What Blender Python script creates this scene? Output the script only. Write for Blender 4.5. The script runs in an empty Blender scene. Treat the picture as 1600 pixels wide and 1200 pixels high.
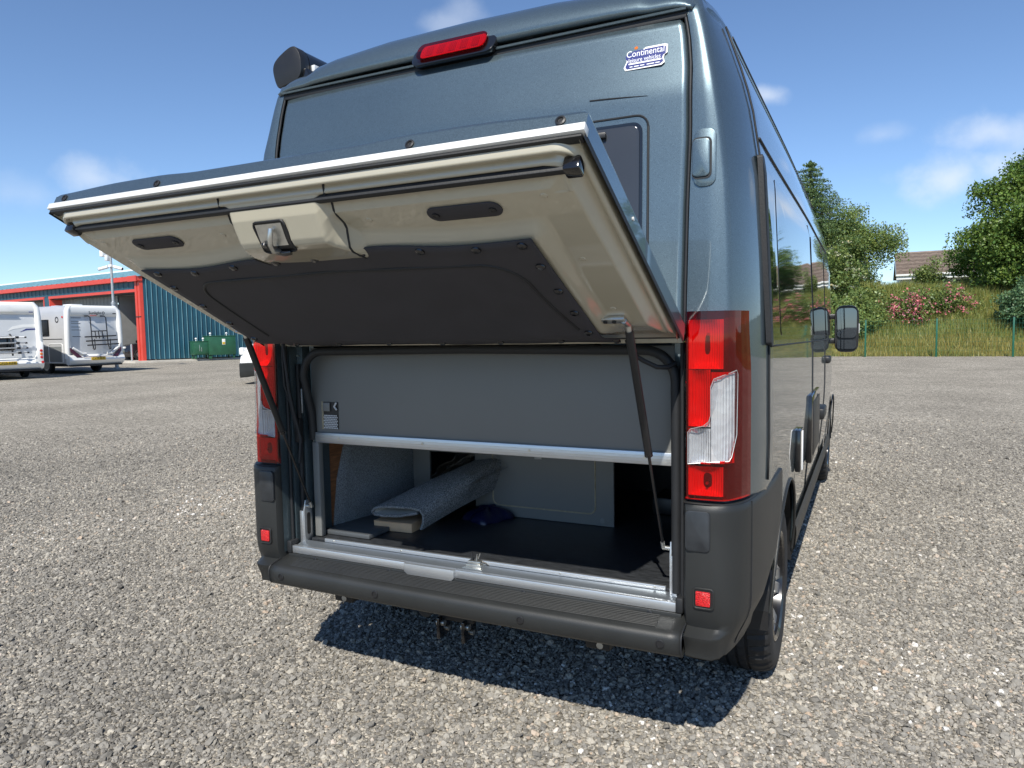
import bpy, bmesh, math, random
import numpy as np
from mathutils import Vector, Matrix

random.seed(7); rng = np.random.default_rng(7)
scene = bpy.context.scene
col = scene.collection
R = math.radians

# ------------------------------------------------------------------ camera
CAM = Vector((1.3061, -2.1583, 1.4196)); YAW, PIT, ROL = 0.4585, -0.0733, -0.0181
Fv = Vector((-math.sin(YAW)*math.cos(PIT), math.cos(YAW)*math.cos(PIT), math.sin(PIT)))
Rv = Vector((math.cos(YAW), math.sin(YAW), 0)); Uv = Rv.cross(Fv)
R2 = Rv*math.cos(ROL)+Uv*math.sin(ROL); U2 = -Rv*math.sin(ROL)+Uv*math.cos(ROL)
cd = bpy.data.cameras.new('camera'); cam = bpy.data.objects.new('camera', cd); col.objects.link(cam)
cam.matrix_world = Matrix(((R2.x, U2.x, -Fv.x, CAM.x), (R2.y, U2.y, -Fv.y, CAM.y), (R2.z, U2.z, -Fv.z, CAM.z), (0, 0, 0, 1)))
cd.sensor_width = 36; cd.lens = 36*1128.35/1600; cd.clip_start = .05; cd.clip_end = 3000
scene.camera = cam

# ------------------------------------------------------------------ sky, sun, exposure
SUN = Vector((.19, -.885, 1.0)).normalized()
w = bpy.data.worlds.new('World'); scene.world = w; w.use_nodes = True
nt = w.node_tree; nt.nodes.clear()
out = nt.nodes.new('ShaderNodeOutputWorld'); bg = nt.nodes.new('ShaderNodeBackground')
sky = nt.nodes.new('ShaderNodeTexSky'); sky.sky_type = 'NISHITA'; sky.sun_disc = False
sky.sun_elevation = math.asin(SUN.z); sky.sun_rotation = math.atan2(SUN.x, SUN.y)
sky.altitude = 1500; sky.air_density = 1.0; sky.dust_density = .0; sky.ozone_density = 5.0
bg.inputs['Strength'].default_value = .128
# fair-weather clouds: thin cumulus scattered round the whole sky, by direction
tc = nt.nodes.new('ShaderNodeTexCoord')
mp = nt.nodes.new('ShaderNodeMapping'); mp.inputs['Scale'].default_value = (1, 1, 2.4); mp.inputs['Location'].default_value = (.35, .1, .0)
n1 = nt.nodes.new('ShaderNodeTexNoise'); n1.inputs['Scale'].default_value = 4.6; n1.inputs['Detail'].default_value = 7; n1.inputs['Roughness'].default_value = .55
n2 = nt.nodes.new('ShaderNodeTexNoise'); n2.inputs['Scale'].default_value = 1.9; n2.inputs['Detail'].default_value = 2
mul = nt.nodes.new('ShaderNodeMath'); mul.operation = 'MULTIPLY_ADD'; mul.inputs[1].default_value = .55
cr = nt.nodes.new('ShaderNodeMapRange'); cr.inputs['From Min'].default_value = .98; cr.inputs['From Max'].default_value = 1.22; cr.inputs['To Max'].default_value = .72
cm = nt.nodes.new('ShaderNodeMixRGB'); cm.inputs['Color2'].default_value = (5.6, 6.1, 6.8, 1)
L = nt.links.new
L(tc.outputs['Generated'], mp.inputs['Vector']); L(mp.outputs['Vector'], n1.inputs['Vector']); L(mp.outputs['Vector'], n2.inputs['Vector'])
L(n2.outputs['Fac'], mul.inputs[0]); L(n1.outputs['Fac'], mul.inputs[2]); L(mul.outputs[0], cr.inputs['Value'])
# the clouds that the photograph shows, each a soft patch round one direction of the sky
def sky_dir(x, y, z):
    return Vector((x, y, z)).normalized()
CLOUDS = [((.0912, .9817, .1674), .085, .75), ((.122, .9704, .2114), .07, .6), ((.012, .9748, .2229), .035, .25), ((-.1181, .952, .2824), .028, .6), ((-.81, .555, .186), .06, .5), ((-.86, .50, .165), .06, .2), ((-.472, .7958, .3793), .065, .32), ((.55, .80, .23), .09, .7), ((-.95, -.2, .25), .1, .7), ((.4, -.85, .3), .1, .7), ((.9, .1, .2), .08, .6)]
acc = cr.outputs[0]
nw = nt.nodes.new('ShaderNodeTexNoise'); nw.inputs['Scale'].default_value = 16; nw.inputs['Detail'].default_value = 6; L(tc.outputs['Generated'], nw.inputs['Vector'])
for dv, rad, opa in CLOUDS:
    dd = sky_dir(*dv)
    dn = nt.nodes.new('ShaderNodeVectorMath'); dn.operation = 'SUBTRACT'; dn.inputs[1].default_value = dd
    sc_ = nt.nodes.new('ShaderNodeVectorMath'); sc_.operation = 'MULTIPLY'; sc_.inputs[1].default_value = (1, 1, 2.0)
    ln = nt.nodes.new('ShaderNodeVectorMath'); ln.operation = 'LENGTH'
    ma = nt.nodes.new('ShaderNodeMath'); ma.operation = 'MULTIPLY_ADD'; ma.inputs[1].default_value = 2.3*rad; ma.inputs[2].default_value = 0
    su = nt.nodes.new('ShaderNodeMath'); su.operation = 'ADD'
    mr = nt.nodes.new('ShaderNodeMapRange'); mr.interpolation_type = 'SMOOTHSTEP'
    mr.inputs['From Min'].default_value = rad*2.15; mr.inputs['From Max'].default_value = rad*1.0; mr.inputs['To Min'].default_value = 0; mr.inputs['To Max'].default_value = opa
    mx = nt.nodes.new('ShaderNodeMath'); mx.operation = 'MAXIMUM'
    L(tc.outputs['Generated'], dn.inputs[0]); L(dn.outputs[0], sc_.inputs[0]); L(sc_.outputs[0], ln.inputs[0])
    L(nw.outputs['Fac'], ma.inputs[0]); L(ln.outputs['Value'], su.inputs[0]); L(ma.outputs[0], su.inputs[1]); L(su.outputs[0], mr.inputs['Value'])
    L(acc, mx.inputs[0]); L(mr.outputs[0], mx.inputs[1]); acc = mx.outputs[0]
L(acc, cm.inputs['Fac']); L(sky.outputs[0], cm.inputs['Color1']); L(cm.outputs[0], bg.inputs['Color']); L(bg.outputs[0], out.inputs['Surface'])

sl = bpy.data.lights.new('sun', 'SUN'); sl.energy = 4.9; sl.angle = R(.53); sl.color = (1, .95, .86)
so = bpy.data.objects.new('sun', sl); col.objects.link(so); so.rotation_euler = SUN.to_track_quat('Z', 'Y').to_euler(); so.location = (10, -30, 40)
scene.view_settings.view_transform = 'Standard'; scene.view_settings.look = 'None'
scene.view_settings.exposure = .30; scene.view_settings.gamma = 1; scene.view_settings.use_curve_mapping = False
scene.render.engine = 'CYCLES'; scene.cycles.max_bounces = 8; scene.cycles.transparent_max_bounces = 12

# ------------------------------------------------------------------ materials
def pm(name, c, rough=.5, metal=0., coat=0., var=.06, vscale=8., bump=0., bscale=60., spec=.5, det=4., stretch=None, flake=0., coat_r=.03):
    m = bpy.data.materials.new(name); m.use_nodes = True
    t = m.node_tree; p = t.nodes['Principled BSDF']; lk = t.links.new
    p.inputs['Roughness'].default_value = rough; p.inputs['Metallic'].default_value = metal
    p.inputs['Coat Weight'].default_value = coat; p.inputs['Coat Roughness'].default_value = coat_r
    p.inputs['Specular IOR Level'].default_value = spec
    tc = t.nodes.new('ShaderNodeTexCoord'); src = tc.outputs['Object']
    if stretch:
        mp = t.nodes.new('ShaderNodeMapping'); mp.inputs['Scale'].default_value = stretch; lk(src, mp.inputs['Vector']); src = mp.outputs['Vector']
    n = t.nodes.new('ShaderNodeTexNoise'); n.inputs['Scale'].default_value = vscale; n.inputs['Detail'].default_value = det; lk(src, n.inputs['Vector'])
    mr = t.nodes.new('ShaderNodeMapRange'); mr.inputs['From Min'].default_value = .3; mr.inputs['From Max'].default_value = .7
    mr.inputs['To Min'].default_value = 1-var; mr.inputs['To Max'].default_value = 1+var; lk(n.outputs['Fac'], mr.inputs['Value'])
    val = mr.outputs[0]
    if flake:
        fn = t.nodes.new('ShaderNodeTexNoise'); fn.inputs['Scale'].default_value = 700; fn.inputs['Detail'].default_value = 1; lk(src, fn.inputs['Vector'])
        fr = t.nodes.new('ShaderNodeMapRange'); fr.inputs['From Min'].default_value = .3; fr.inputs['From Max'].default_value = .7
        fr.inputs['To Min'].default_value = 1-flake; fr.inputs['To Max'].default_value = 1+flake; lk(fn.outputs['Fac'], fr.inputs['Value'])
        mm = t.nodes.new('ShaderNodeMath'); mm.operation = 'MULTIPLY'; lk(val, mm.inputs[0]); lk(fr.outputs[0], mm.inputs[1]); val = mm.outputs[0]
    mx = t.nodes.new('ShaderNodeVectorMath'); mx.operation = 'SCALE'; mx.inputs[0].default_value = c; lk(val, mx.inputs['Scale'])
    lk(mx.outputs[0], p.inputs['Base Color'])
    if bump:
        b = t.nodes.new('ShaderNodeTexNoise'); b.inputs['Scale'].default_value = bscale; b.inputs['Detail'].default_value = 3; lk(src, b.inputs['Vector'])
        bn = t.nodes.new('ShaderNodeBump'); bn.inputs['Strength'].default_value = bump; bn.inputs['Distance'].default_value = .01; lk(b.outputs['Fac'], bn.inputs['Height']); lk(bn.outputs[0], p.inputs['Normal'])
    # a little uneven gloss
    rr = t.nodes.new('ShaderNodeMapRange'); rr.inputs['To Min'].default_value = rough*.88; rr.inputs['To Max'].default_value = min(1, rough*1.12); lk(n.outputs['Fac'], rr.inputs['Value']); lk(rr.outputs[0], p.inputs['Roughness'])
    return m

def lens_mat(name, c, ior=1.45, ribs=0):
    m = bpy.data.materials.new(name); m.use_nodes = True; t = m.node_tree; t.nodes.clear(); lk = t.links.new
    o = t.nodes.new('ShaderNodeOutputMaterial'); mix = t.nodes.new('ShaderNodeMixShader'); lw = t.nodes.new('ShaderNodeLayerWeight'); lw.inputs['Blend'].default_value = .5; pw = t.nodes.new('ShaderNodeMath'); pw.operation = 'POWER'; pw.inputs[1].default_value = 4.; fr = t.nodes.new('ShaderNodeMath'); fr.operation = 'MULTIPLY_ADD'; fr.inputs[1].default_value = .92; fr.inputs[2].default_value = .045*(ior-.45)**2; t.links.new(lw.outputs['Facing'], pw.inputs[0]); t.links.new(pw.outputs[0], fr.inputs[0])
    tr = t.nodes.new('ShaderNodeBsdfTransparent'); tr.inputs['Color'].default_value = (*c, 1); g = t.nodes.new('ShaderNodeBsdfGlossy'); g.inputs['Roughness'].default_value = .03
    lk(fr.outputs[0], mix.inputs[0]); lk(tr.outputs[0], mix.inputs[1]); lk(g.outputs[0], mix.inputs[2]); lk(mix.outputs[0], o.inputs['Surface'])
    return m

def reflector_mat(name, c, rough=.25):
    m = bpy.data.materials.new(name); m.use_nodes = True; t = m.node_tree; p = t.nodes['Principled BSDF']; lk = t.links.new
    p.inputs['Base Color'].default_value = (*c, 1); p.inputs['Metallic'].default_value = .08; p.inputs['Roughness'].default_value = rough
    tc = t.nodes.new('ShaderNodeTexCoord'); wv = t.nodes.new('ShaderNodeTexWave'); wv.inputs['Scale'].default_value = 42; wv.bands_direction = 'X'
    vo = t.nodes.new('ShaderNodeTexVoronoi'); vo.inputs['Scale'].default_value = 38
    ad = t.nodes.new('ShaderNodeMath'); ad.operation = 'ADD'; bn = t.nodes.new('ShaderNodeBump'); bn.inputs['Strength'].default_value = .6; bn.inputs['Distance'].default_value = .004
    lk(tc.outputs['Object'], wv.inputs['Vector']); lk(tc.outputs['Object'], vo.inputs['Vector']); lk(wv.outputs['Fac'], ad.inputs[0]); lk(vo.outputs['Distance'], ad.inputs[1]); lk(ad.outputs[0], bn.inputs['Height']); lk(bn.outputs[0], p.inputs['Normal'])
    return m

def leaf_mat(name, c, trans=.35):
    m = bpy.data.materials.new(name); m.use_nodes = True; t = m.node_tree; t.nodes.clear(); lk = t.links.new
    o = t.nodes.new('ShaderNodeOutputMaterial'); at = t.nodes.new('ShaderNodeAttribute'); at.attribute_name = 'tint'
    sc = t.nodes.new('ShaderNodeMixRGB'); sc.blend_type = 'MULTIPLY'; sc.inputs['Fac'].default_value = 1; sc.inputs['Color1'].default_value = (*c, 1)
    d = t.nodes.new('ShaderNodeBsdfDiffuse'); tl = t.nodes.new('ShaderNodeBsdfTranslucent'); g = t.nodes.new('ShaderNodeBsdfGlossy'); g.inputs['Roughness'].default_value = .45; g.inputs['Color'].default_value = (.9, .95, .9, 1)
    a = t.nodes.new('ShaderNodeMixShader'); a.inputs[0].default_value = trans; b = t.nodes.new('ShaderNodeMixShader'); b.inputs[0].default_value = .025
    lk(at.outputs['Color'], sc.inputs['Color2']); lk(sc.outputs[0], d.inputs['Color']); lk(sc.outputs[0], tl.inputs['Color'])
    lk(d.outputs[0], a.inputs[1]); lk(tl.outputs[0], a.inputs[2]); lk(a.outputs[0], b.inputs[1]); lk(g.outputs[0], b.inputs[2]); lk(b.outputs[0], o.inputs['Surface'])
    return m

M = {}
M['paint'] = pm('metallic_blue_grey_paint', (.100, .140, .162), .38, .70, 1., .07, 1.5, flake=.38)
M['cream'] = pm('cream_gloss_paint', (.43, .40, .31), .25, 0, 1., .04, 3., bump=.02, bscale=7)
M['white_al'] = pm('white_aluminium', (.66, .66, .64), .35, .0, .2, .03, 30, stretch=(1, 20, 20))
M['alu'] = pm('brushed_aluminium', (.62, .64, .66), .36, .85, 0, .07, 14, bump=.04, bscale=120, stretch=(1, 30, 30))
M['steel'] = pm('zinc_steel', (.55, .55, .52), .3, .9, 0, .12, 40)
M['black'] = pm('black_plastic', (.014, .014, .015), .42, 0, 0, .1, 30, bump=.05, bscale=400)
M['rubber'] = pm('black_rubber', (.012, .013, .015), .6, 0, 0, .12, 20, bump=.08, bscale=200)
M['gloss_black'] = pm('gloss_black', (.008, .008, .009), .12, 0, .6, .05, 10)
M['bumper'] = pm('charcoal_bumper_plastic', (.019, .0203, .0203), .46, 0, 0, .14, 5, bump=.12, bscale=500)
M['bumper_cap'] = pm('charcoal_cover_plastic', (.024, .027, .031), .38, 0, 0, .2, 25, bump=.05, bscale=300)
M['fabric'] = pm('charcoal_fabric', (.037, .036, .043), .8, 0, 0, .12, 9, bump=.12, bscale=14)
M["panel"] = pm("grey_laminate", (.172, .175, .168), .45, 0, 0, .03, 4)
M['panel_dark'] = pm('dark_grey_board', (.075, .082, .088), .4, 0, 0, .05, 6)
M['sill_metal'] = pm('grey_sill_metal', (.26, .29, .32), .34, .75, 0, .06, 6, stretch=(1, 12, 12))
M['panel_edge'] = pm('raw_board_edge', (.33, .29, .20), .8, 0, 0, .15, 60)
M['vinyl'] = pm('dark_wood_vinyl', (.024, .026, .029), .34, 0, 0, .6, 10, bump=.06, bscale=60, stretch=(3, 22, 3), det=8)
M['wood'] = pm('brown_wood_board', (.17, .075, .032), .5, 0, 0, .4, 7, stretch=(3, 2.5, 22), det=8)
M['felt'] = pm('grey_felt', (.165, .185, .20), .95, 0, 0, .6, 260, bump=.5, bscale=330, det=3)
M['felt_roll'] = pm('grey_carpet_pile', (.20, .21, .215), .95, 0, 0, .8, 230, bump=.6, bscale=450, det=2)
M['felt_back'] = pm('pale_carpet_backing', (.30, .29, .26), .9, 0, 0, .1, 90)
M['card'] = pm('brown_cardboard', (.58, .37, .21), .8, 0, 0, .08, 20)
M['blue_bag'] = pm('blue_plastic_bag', (.003, .005, .035), .4, 0, .1, .2, 12, bump=.5, bscale=22)
M['glass'] = pm('dark_tinted_glass', (.008, .010, .012), .03, 0, .4, .05, 3)
M['rear_glass'] = pm('tinted_acrylic', (.035, .039, .046), .10, 0, .3, .08, 4)
M['tyre'] = pm('tyre_rubber', (.017, .017, .018), .72, 0, 0, .25, 18, bump=.12, bscale=120)
M['rim_dark'] = pm('black_alloy', (.02, .02, .022), .25, .5, .6, .1, 12)
M['rim_cut'] = pm('machined_alloy', (.50, .51, .52), .34, .9, .2, .06, 60)
M['red_lens'] = lens_mat('red_lens', (.92, .008, .010))
M['clear_lens'] = lens_mat('clear_lens', (.93, .94, .95))
M['refl'] = reflector_mat('lamp_reflector', (.50, .50, .51), .22)
M['refl_red'] = reflector_mat('lamp_reflector_ribbed', (.60, .46, .44), .30)
M['reflex'] = pm('red_reflex', (.55, .012, .014), .2, 0, .8, .35, 160, bump=.5, bscale=260)
M['red_side'] = pm('deep_red_plastic', (.62, .010, .012), .12, 0, 1, .05, 10)
M['maroon'] = pm('maroon_lens', (.07, .005, .012), .2, 0, .6, .1, 10)
M['white'] = pm('white_gelcoat', (.80, .80, .78), .3, 0, .4, .025, 2)
M['white2'] = pm('pale_grey_gelcoat', (.60, .62, .64), .35, 0, .3, .03, 2)
M['silver'] = pm('silver_side_panel', (.50, .50, .50), .35, .2, .3, .03, 2)
M['grey'] = pm('mid_grey_panel', (.18, .19, .19), .4, 0, .3, .04, 2)
M['navy'] = pm('navy_ink', (.012, .022, .17), .4, 0, .2, .03, 10)
M['ink'] = pm('black_ink', (.012, .012, .014), .45, 0, 0, .03, 10)
M['white_ink'] = pm('white_vinyl_print', (.82, .82, .82), .4, 0, 0, .02, 10)
M['yellow'] = pm('yellow_plate', (.62, .40, .02), .35, 0, .2, .05, 10)
M['orange'] = pm('orange_lens', (.65, .16, .01), .2, 0, .8, .1, 40)
M['plateshell'] = pm('white_plate', (.75, .76, .74), .35, 0, .2, .04, 10)
M['teal'] = pm('teal_clad_sheet', (.011, .070, .108), .42, 0, 0, .12, .8)
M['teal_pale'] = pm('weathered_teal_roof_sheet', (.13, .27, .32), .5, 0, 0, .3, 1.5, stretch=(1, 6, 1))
M['signal_red'] = pm('red_flashing', (.56, .050, .030), .42, 0, .1, .08, 1.5)
M['shutter'] = pm('grey_shutter', (.235, .235, .225), .5, .2, 0, .12, 1.2)
M['concrete'] = pm('pale_concrete', (.50, .47, .41), .85, 0, 0, .14, 3, bump=.2, bscale=30)
M['galv'] = pm('galvanised_steel', (.45, .46, .46), .42, .6, 0, .1, 12)
M['tank'] = pm('green_tank_paint', (.018, .095, .048), .45, 0, .1, .18, 3)
M['car_black'] = pm('black_car_paint', (.012, .012, .014), .25, 0, 1, .05, 2)
M['fence_green'] = pm('green_powder_coat', (.010, .10, .060), .45, 0, 0, .08, 4)
M['bark'] = pm('bark', (.09, .07, .05), .9, 0, 0, .3, 6, bump=.4, bscale=20)
M['tile'] = pm('brown_roof_tile', (.21, .165, .138), .85, 0, 0, .25, 3)
M['tile_b'] = pm('darker_roof_tile', (.165, .128, .108), .85, 0, 0, .3, 4)
M['tile_c'] = pm('paler_roof_tile', (.25, .20, .165), .85, 0, 0, .3, 4)
M['render_wall'] = pm('white_render', (.72, .71, .68), .8, 0, 0, .05, 2)
M['bank'] = pm('bank_soil', (.10, .105, .035), .95, 0, 0, .4, 1.2, bump=.5, bscale=6)
M['leaf_tree'] = leaf_mat('broad_leaf', (.135, .215, .045))
M['leaf_dark'] = leaf_mat('dark_glossy_leaf', (.085, .15, .07))
M['leaf_light'] = leaf_mat('light_leaf', (.20, .27, .078))
M['needle'] = leaf_mat('spruce_needles', (.115, .180, .068), .3)
M['grassm'] = leaf_mat('long_grass', (.23, .25, .070), .4)
M['petal'] = leaf_mat('pink_petal', (.62, .20, .24), .3)
M['whitepetal'] = leaf_mat('cream_flower', (.55, .54, .38), .3)
M['film'] = lens_mat('clear_plastic_film', (.95, .96, .97), 2.0)

def gravel_mat():
    m = bpy.data.materials.new('gravel'); m.use_nodes = True; t = m.node_tree; p = t.nodes['Principled BSDF']; lk = t.links.new
    p.inputs['Roughness'].default_value = .95; p.inputs['Specular IOR Level'].default_value = .0
    tc = t.nodes.new('ShaderNodeTexCoord')
    v = t.nodes.new('ShaderNodeTexVoronoi'); v.inputs['Scale'].default_value = 62; lk(tc.outputs['Object'], v.inputs['Vector'])
    sp = t.nodes.new('ShaderNodeSeparateColor'); lk(v.outputs['Color'], sp.inputs[0])
    r = t.nodes.new('ShaderNodeValToRGB'); e = r.color_ramp.elements
    e[0].position = 0; e[0].color = (.150, .139, .120, 1); e[1].position = 1; e[1].color = (.56, .52, .45, 1)
    k = r.color_ramp.elements.new(.45); k.color = (.265, .243, .204, 1); k = r.color_ramp.elements.new(.85); k.color = (.40, .365, .305, 1)
    lk(sp.outputs[0], r.inputs['Fac'])
    n = t.nodes.new('ShaderNodeTexNoise'); n.inputs['Scale'].default_value = .55; n.inputs['Detail'].default_value = 5; lk(tc.outputs['Object'], n.inputs['Vector'])
    mr = t.nodes.new('ShaderNodeMapRange'); mr.inputs['From Min'].default_value = .3; mr.inputs['From Max'].default_value = .7; mr.inputs['To Min'].default_value = .86; mr.inputs['To Max'].default_value = 1.16; lk(n.outputs['Fac'], mr.inputs['Value'])
    n3 = t.nodes.new('ShaderNodeTexNoise'); n3.inputs['Scale'].default_value = 9; n3.inputs['Detail'].default_value = 8; n3.inputs['Roughness'].default_value = .75; lk(tc.outputs['Object'], n3.inputs['Vector'])
    m3 = t.nodes.new('ShaderNodeMapRange'); m3.inputs['From Min'].default_value = .3; m3.inputs['From Max'].default_value = .7; m3.inputs['To Min'].default_value = .62; m3.inputs['To Max'].default_value = 1.40; lk(n3.outputs['Fac'], m3.inputs['Value'])
    m4 = t.nodes.new('ShaderNodeMath'); m4.operation = 'MULTIPLY'; lk(mr.outputs[0], m4.inputs[0]); lk(m3.outputs[0], m4.inputs[1]); mr = m4
    s = t.nodes.new('ShaderNodeVectorMath'); s.operation = 'SCALE'; lk(r.outputs['Color'], s.inputs[0]); lk(mr.outputs[0], s.inputs['Scale']); lk(s.outputs[0], p.inputs['Base Color'])
    b = t.nodes.new('ShaderNodeBump'); b.inputs['Strength'].default_value = 1; b.inputs['Distance'].default_value = .012; b.invert = True
    lk(v.outputs['Distance'], b.inputs['Height']); lk(b.outputs[0], p.inputs['Normal'])
    return m
def stone_mat():
    m = bpy.data.materials.new('gravel_stone'); m.use_nodes = True; t = m.node_tree; p = t.nodes['Principled BSDF']; lk = t.links.new
    p.inputs['Roughness'].default_value = .9; p.inputs['Specular IOR Level'].default_value = .1
    at = t.nodes.new('ShaderNodeAttribute'); at.attribute_type = 'INSTANCER'; at.attribute_name = 'shade'
    r = t.nodes.new('ShaderNodeValToRGB'); e = r.color_ramp.elements
    e[0].position = 0; e[0].color = (.125, .117, .104, 1); e[1].position = 1; e[1].color = (.66, .64, .60, 1)
    for ps, c in ((.30, (.205, .193, .172)), (.62, (.295, .277, .244)), (.86, (.44, .405, .34)), (.93, (.42, .33, .25))):
        k = r.color_ramp.elements.new(ps); k.color = (*c, 1)
    lk(at.outputs['Fac'], r.inputs['Fac'])
    tc = t.nodes.new('ShaderNodeTexCoord'); n = t.nodes.new('ShaderNodeTexNoise'); n.inputs['Scale'].default_value = 3; lk(tc.outputs['Object'], n.inputs['Vector'])
    mr = t.nodes.new('ShaderNodeMapRange'); mr.inputs['To Min'].default_value = .8; mr.inputs['To Max'].default_value = 1.2; lk(n.outputs['Fac'], mr.inputs['Value'])
    s = t.nodes.new('ShaderNodeVectorMath'); s.operation = 'SCALE'; lk(r.outputs['Color'], s.inputs[0]); lk(mr.outputs[0], s.inputs['Scale']); lk(s.outputs[0], p.inputs['Base Color'])
    return m
M['gravel'] = gravel_mat(); M['stone'] = stone_mat()

# ------------------------------------------------------------------ helpers
def tag(o, label=None, cat=None, group=None, kind=None):
    if label: o['label'] = label
    if cat: o['category'] = cat
    if group: o['group'] = group
    if kind: o['kind'] = kind
    return o
def thing(name, label, cat, loc=(0, 0, 0), rz=0, group=None):
    o = bpy.data.objects.new(name, None); col.objects.link(o); o.location = loc; o.rotation_euler = (0, 0, rz); o.empty_display_size = .2
    return tag(o, label, cat, group)
def obj(name, verts, faces, mat, parent=None, smooth=False, auto=None):
    me = bpy.data.meshes.new(name); me.from_pydata([tuple(map(float, v)) for v in verts], [], [tuple(int(i) for i in f) for f in faces]); me.update()
    if smooth: me.polygons.foreach_set('use_smooth', [True]*len(me.polygons))
    return link(name, me, mat, parent, auto if smooth else None)
def link(name, me, mat, parent=None, auto=None):
    if mat: me.materials.append(M[mat] if isinstance(mat, str) else mat)
    o = bpy.data.objects.new(name, me); col.objects.link(o); o.parent = parent
    if auto:
        try: me.set_sharp_from_angle(angle=R(auto))
        except Exception: pass
    return o
def bmobj(name, bm, mat, parent=None, smooth=False, auto=35):
    bmesh.ops.recalc_face_normals(bm, faces=bm.faces)
    me = bpy.data.meshes.new(name); bm.to_mesh(me); bm.free()
    if smooth: me.polygons.foreach_set('use_smooth', [True]*len(me.polygons))
    return link(name, me, mat, parent, auto if smooth else None)
def bm_box(bm, x0, x1, y0, y1, z0, z1, bev=0, seg=2, mtx=None):
    r = bmesh.ops.create_cube(bm, size=1)
    vs = r['verts']
    for v in vs: v.co = Vector((x0+(v.co.x+.5)*(x1-x0), y0+(v.co.y+.5)*(y1-y0), z0+(v.co.z+.5)*(z1-z0)))
    if bev:
        es = list({e for v in vs for e in v.link_edges})
        rr = bmesh.ops.bevel(bm, geom=es, offset=bev, segments=seg, affect='EDGES', profile=.5)
        vs = list({v for f in rr['faces'] for v in f.verts} | {v for v in vs if v.is_valid})
    if mtx is not None:
        for v in vs: v.co = mtx @ v.co
    return vs
def box(name, x0, x1, y0, y1, z0, z1, mat, parent=None, bev=.003, seg=2, mtx=None):
    bm = bmesh.new(); bm_box(bm, x0, x1, y0, y1, z0, z1, bev, seg, mtx); return bmobj(name, bm, mat, parent, bev > 0)
def frame_of(d):
    d = Vector(d).normalized(); u = d.orthogonal().normalized(); return u, d.cross(u)
def tube_geo(pts, rad, seg=10, cap=True, base=0):
    pts = [Vector(p) for p in pts]; n = len(pts); vs = []; fs = []
    rads = rad if hasattr(rad, '__len__') else [rad]*n
    t0 = (pts[1]-pts[0]).normalized(); u, v = frame_of(t0)
    for i, p in enumerate(pts):
        t = (pts[min(i+1, n-1)]-pts[max(i-1, 0)]).normalized()
        u = (u-t*u.dot(t)).normalized(); v = t.cross(u)
        for k in range(seg):
            a = 2*math.pi*k/seg; vs.append(p+(u*math.cos(a)+v*math.sin(a))*rads[i])
    for i in range(n-1):
        for k in range(seg):
            fs.append((base+i*seg+k, base+i*seg+(k+1) % seg, base+(i+1)*seg+(k+1) % seg, base+(i+1)*seg+k))
    if cap:
        fs.append(tuple(base+k for k in reversed(range(seg)))); fs.append(tuple(base+(n-1)*seg+k for k in range(seg)))
    return vs, fs
def tube(name, pts, rad, mat, parent=None, seg=10):
    v, f = tube_geo(pts, rad, seg); return obj(name, v, f, mat, parent, True, 50)
def tubes(name, paths, rad, mat, parent=None, seg=8):
    V = []; F = []
    for p in paths:
        v, f = tube_geo(p, rad, seg, True, len(V)); V += v; F += f
    return obj(name, V, F, mat, parent, True, 50)
def lathe(name, prof, axis_pt, axis, mat, parent=None, seg=48, mod=None, auto=30, closed=False):
    """prof: list of (radius, along)."""
    ax = Vector(axis).normalized(); u, v = frame_of(ax); c = Vector(axis_pt); vs = []; fs = []; n = len(prof)
    for k in range(seg):
        a = 2*math.pi*k/seg; dv = u*math.cos(a)+v*math.sin(a)
        for i, (r, h) in enumerate(prof):
            if mod: r = mod(r, h, k, i)
            vs.append(c+ax*h+dv*r)
    m = n if closed else n-1
    for k in range(seg):
        for i in range(m):
            j = (i+1) % n; k2 = (k+1) % seg
            fs.append((k*n+i, k*n+j, k2*n+j, k2*n+i))
    return obj(name, vs, fs, mat, parent, True, auto)
def grid(name, fn, us, vs_, mat, parent=None, smooth=True, auto=40, flip=False, thick=0):
    V = [fn(u, v) for u in us for v in vs_]; nv = len(vs_); Fc = []
    for i in range(len(us)-1):
        for j in range(nv-1):
            q = (i*nv+j, (i+1)*nv+j, (i+1)*nv+j+1, i*nv+j+1); Fc.append(q[::-1] if flip else q)
    o = obj(name, V, Fc, mat, parent, smooth, auto)
    if thick:
        s = o.modifiers.new('thickness', 'SOLIDIFY'); s.thickness = thick; s.offset = -1
    return o
def poly_prism(name, pts, fn, depth, mat, parent=None, bev=0):
    """pts 2d outline; fn(a,b,c)->world, c in {0,depth}."""
    n = len(pts); bm = bmesh.new()
    a = [bm.verts.new(fn(p[0], p[1], 0)) for p in pts]; b = [bm.verts.new(fn(p[0], p[1], depth)) for p in pts]
    fa = bm.faces.new(a); fb = bm.faces.new(list(reversed(b)))
    for i in range(n): bm.faces.new((a[i], b[i], b[(i+1) % n], a[(i+1) % n]))
    bmesh.ops.recalc_face_normals(bm, faces=bm.faces)
    if bev:
        es = [e for e in bm.edges if (e.verts[0] in a) == (e.verts[1] in a)]
        bmesh.ops.bevel(bm, geom=es, offset=bev, segments=2, affect='EDGES', profile=.5)
    return bmobj(name, bm, mat, parent, bev > 0)
def rrect(x0, x1, y0, y1, r, n=5):
    P = []
    for cx, cy, a0 in ((x1-r, y1-r, 0), (x0+r, y1-r, 90), (x0+r, y0+r, 180), (x1-r, y0+r, 270)):
        for k in range(n+1):
            a = R(a0+90*k/n); P.append((cx+r*math.cos(a), cy+r*math.sin(a)))
    return P
def ss(a, b, x):
    t = min(1, max(0, (x-a)/(b-a))); return t*t*(3-2*t)
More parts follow.
